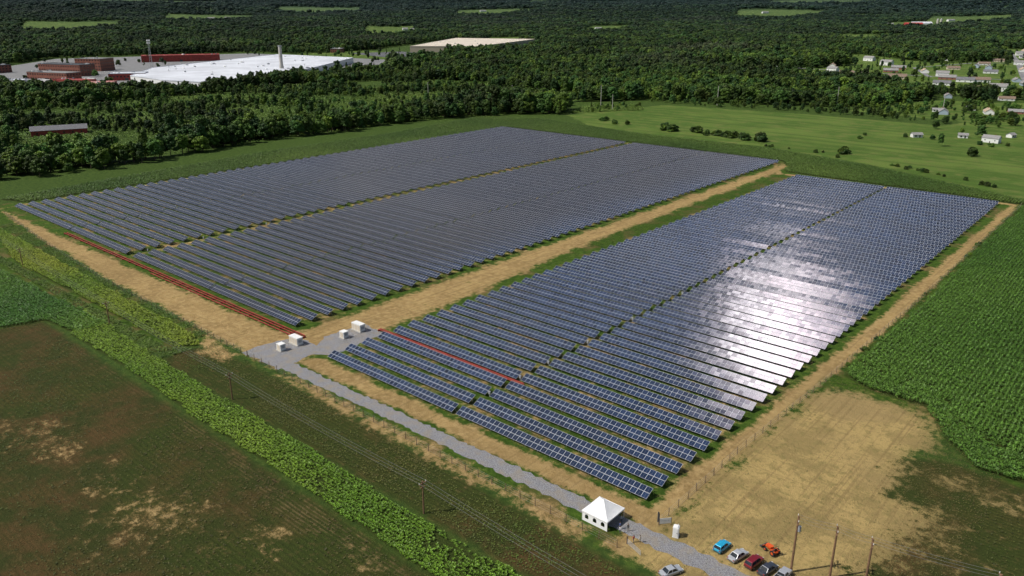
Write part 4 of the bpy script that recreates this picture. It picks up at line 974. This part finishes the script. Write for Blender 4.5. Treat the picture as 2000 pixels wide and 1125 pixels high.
for a in (((114.0,-12.6),.4,(.6,.6,.62),(.03,.04,.08),'person in white shirt and dark trousers standing'),((113.2,-11.4),2.2,(.08,.12,.3),(.05,.05,.05),'person in blue shirt standing by the tent'),((114.8,-10.9),3.6,(.03,.03,.035),(.1,.09,.07),'person in dark jacket and brown trousers standing'),
          ((117.6,-13.2),1.3,(.45,.10,.08),(.04,.05,.1),'person in red shirt walking on gravel'),((118.6,-12.4),1.6,(.55,.5,.4),(.12,.1,.07),'person in tan shirt walking on gravel'),((112.2,-9.4),4.,(.3,.33,.35),(.03,.03,.04),'person in grey shirt beside the tent'),((110.4,-9.2),1.,(.05,.1,.06),(.04,.04,.05),'person in dark green shirt under the tent')):
    person((a[0][0],a[0][1],.03),a[1],a[2],a[3],a[4],random.uniform(.02,.25),random.uniform(.0,.25))
# ---------------------------------------------------------------- light, sky, camera
EL=rad(50);sd=Vector((-.60*math.cos(EL),-.80*math.cos(EL),math.sin(EL)))
L=D.lights.new('sun','SUN');L.energy=4.7;L.angle=rad(.5);L.color=(1.,.955,.87);so=mkobj('sun',L);so.rotation_euler=(-sd).to_track_quat('-Z','Y').to_euler()
w=D.worlds.new('World');SC.world=w;w.use_nodes=True;t=NT(w);bg=w.node_tree.nodes['Background']
sk=t.a('ShaderNodeTexSky',sky_type='NISHITA');sk.sun_disc=False;sk.sun_elevation=EL;sk.sun_rotation=math.atan2(sd.x,sd.y);sk.altitude=200
dr=t.a('ShaderNodeTexCoord').outputs['Generated']
n=t.noise(dr,3.2,6,.6);cl=t.ramp(n,.48,.62)
c=t.mix(t.math('MULTIPLY',cl,.5),sk.outputs[0],(4.8,4.8,5.0))
# bright sunlit cumulus bank high in the sky, mirrored by the panels
def bank(c0,sx_,sy_,n_,lo,hi):
    q=t.vm('MULTIPLY',t.vm('SUBTRACT',dr,c0),(1/sx_,1/sy_,.6));ln=t.vm('LENGTH',q)
    return t.math('MULTIPLY',t.ramp(ln,1.3,.1),t.ramp(n_,lo,hi))
n2=t.noise(dr,18.,5,.62,.5);n5=t.noise(dr,30.,2,.5)
b1=bank((-.325,.262,.909),.075,.105,n2,.34,.56)
b2=bank((-.31,.37,.87),.26,.22,n2,.44,.68)
c=t.mix(t.math('MULTIPLY',b2,.28),c,(30.,32.,38.))
c=t.mix(b1,c,t.mix(t.ramp(n5,.42,.58),(430.,400.,408.),(430.,350.,372.)))
t.put(bg.inputs['Color'],c);bg.inputs['Strength'].default_value=.075
cam=D.cameras.new('camera');co=mkobj('camera',cam);co.location=CAMP;co.rotation_euler=(rad(90-19.6),0,HEAD);cam.lens=36*1525/2000;cam.sensor_width=36;cam.clip_start=1;cam.clip_end=30000
SC.camera=co
SC.view_settings.view_transform='Standard'
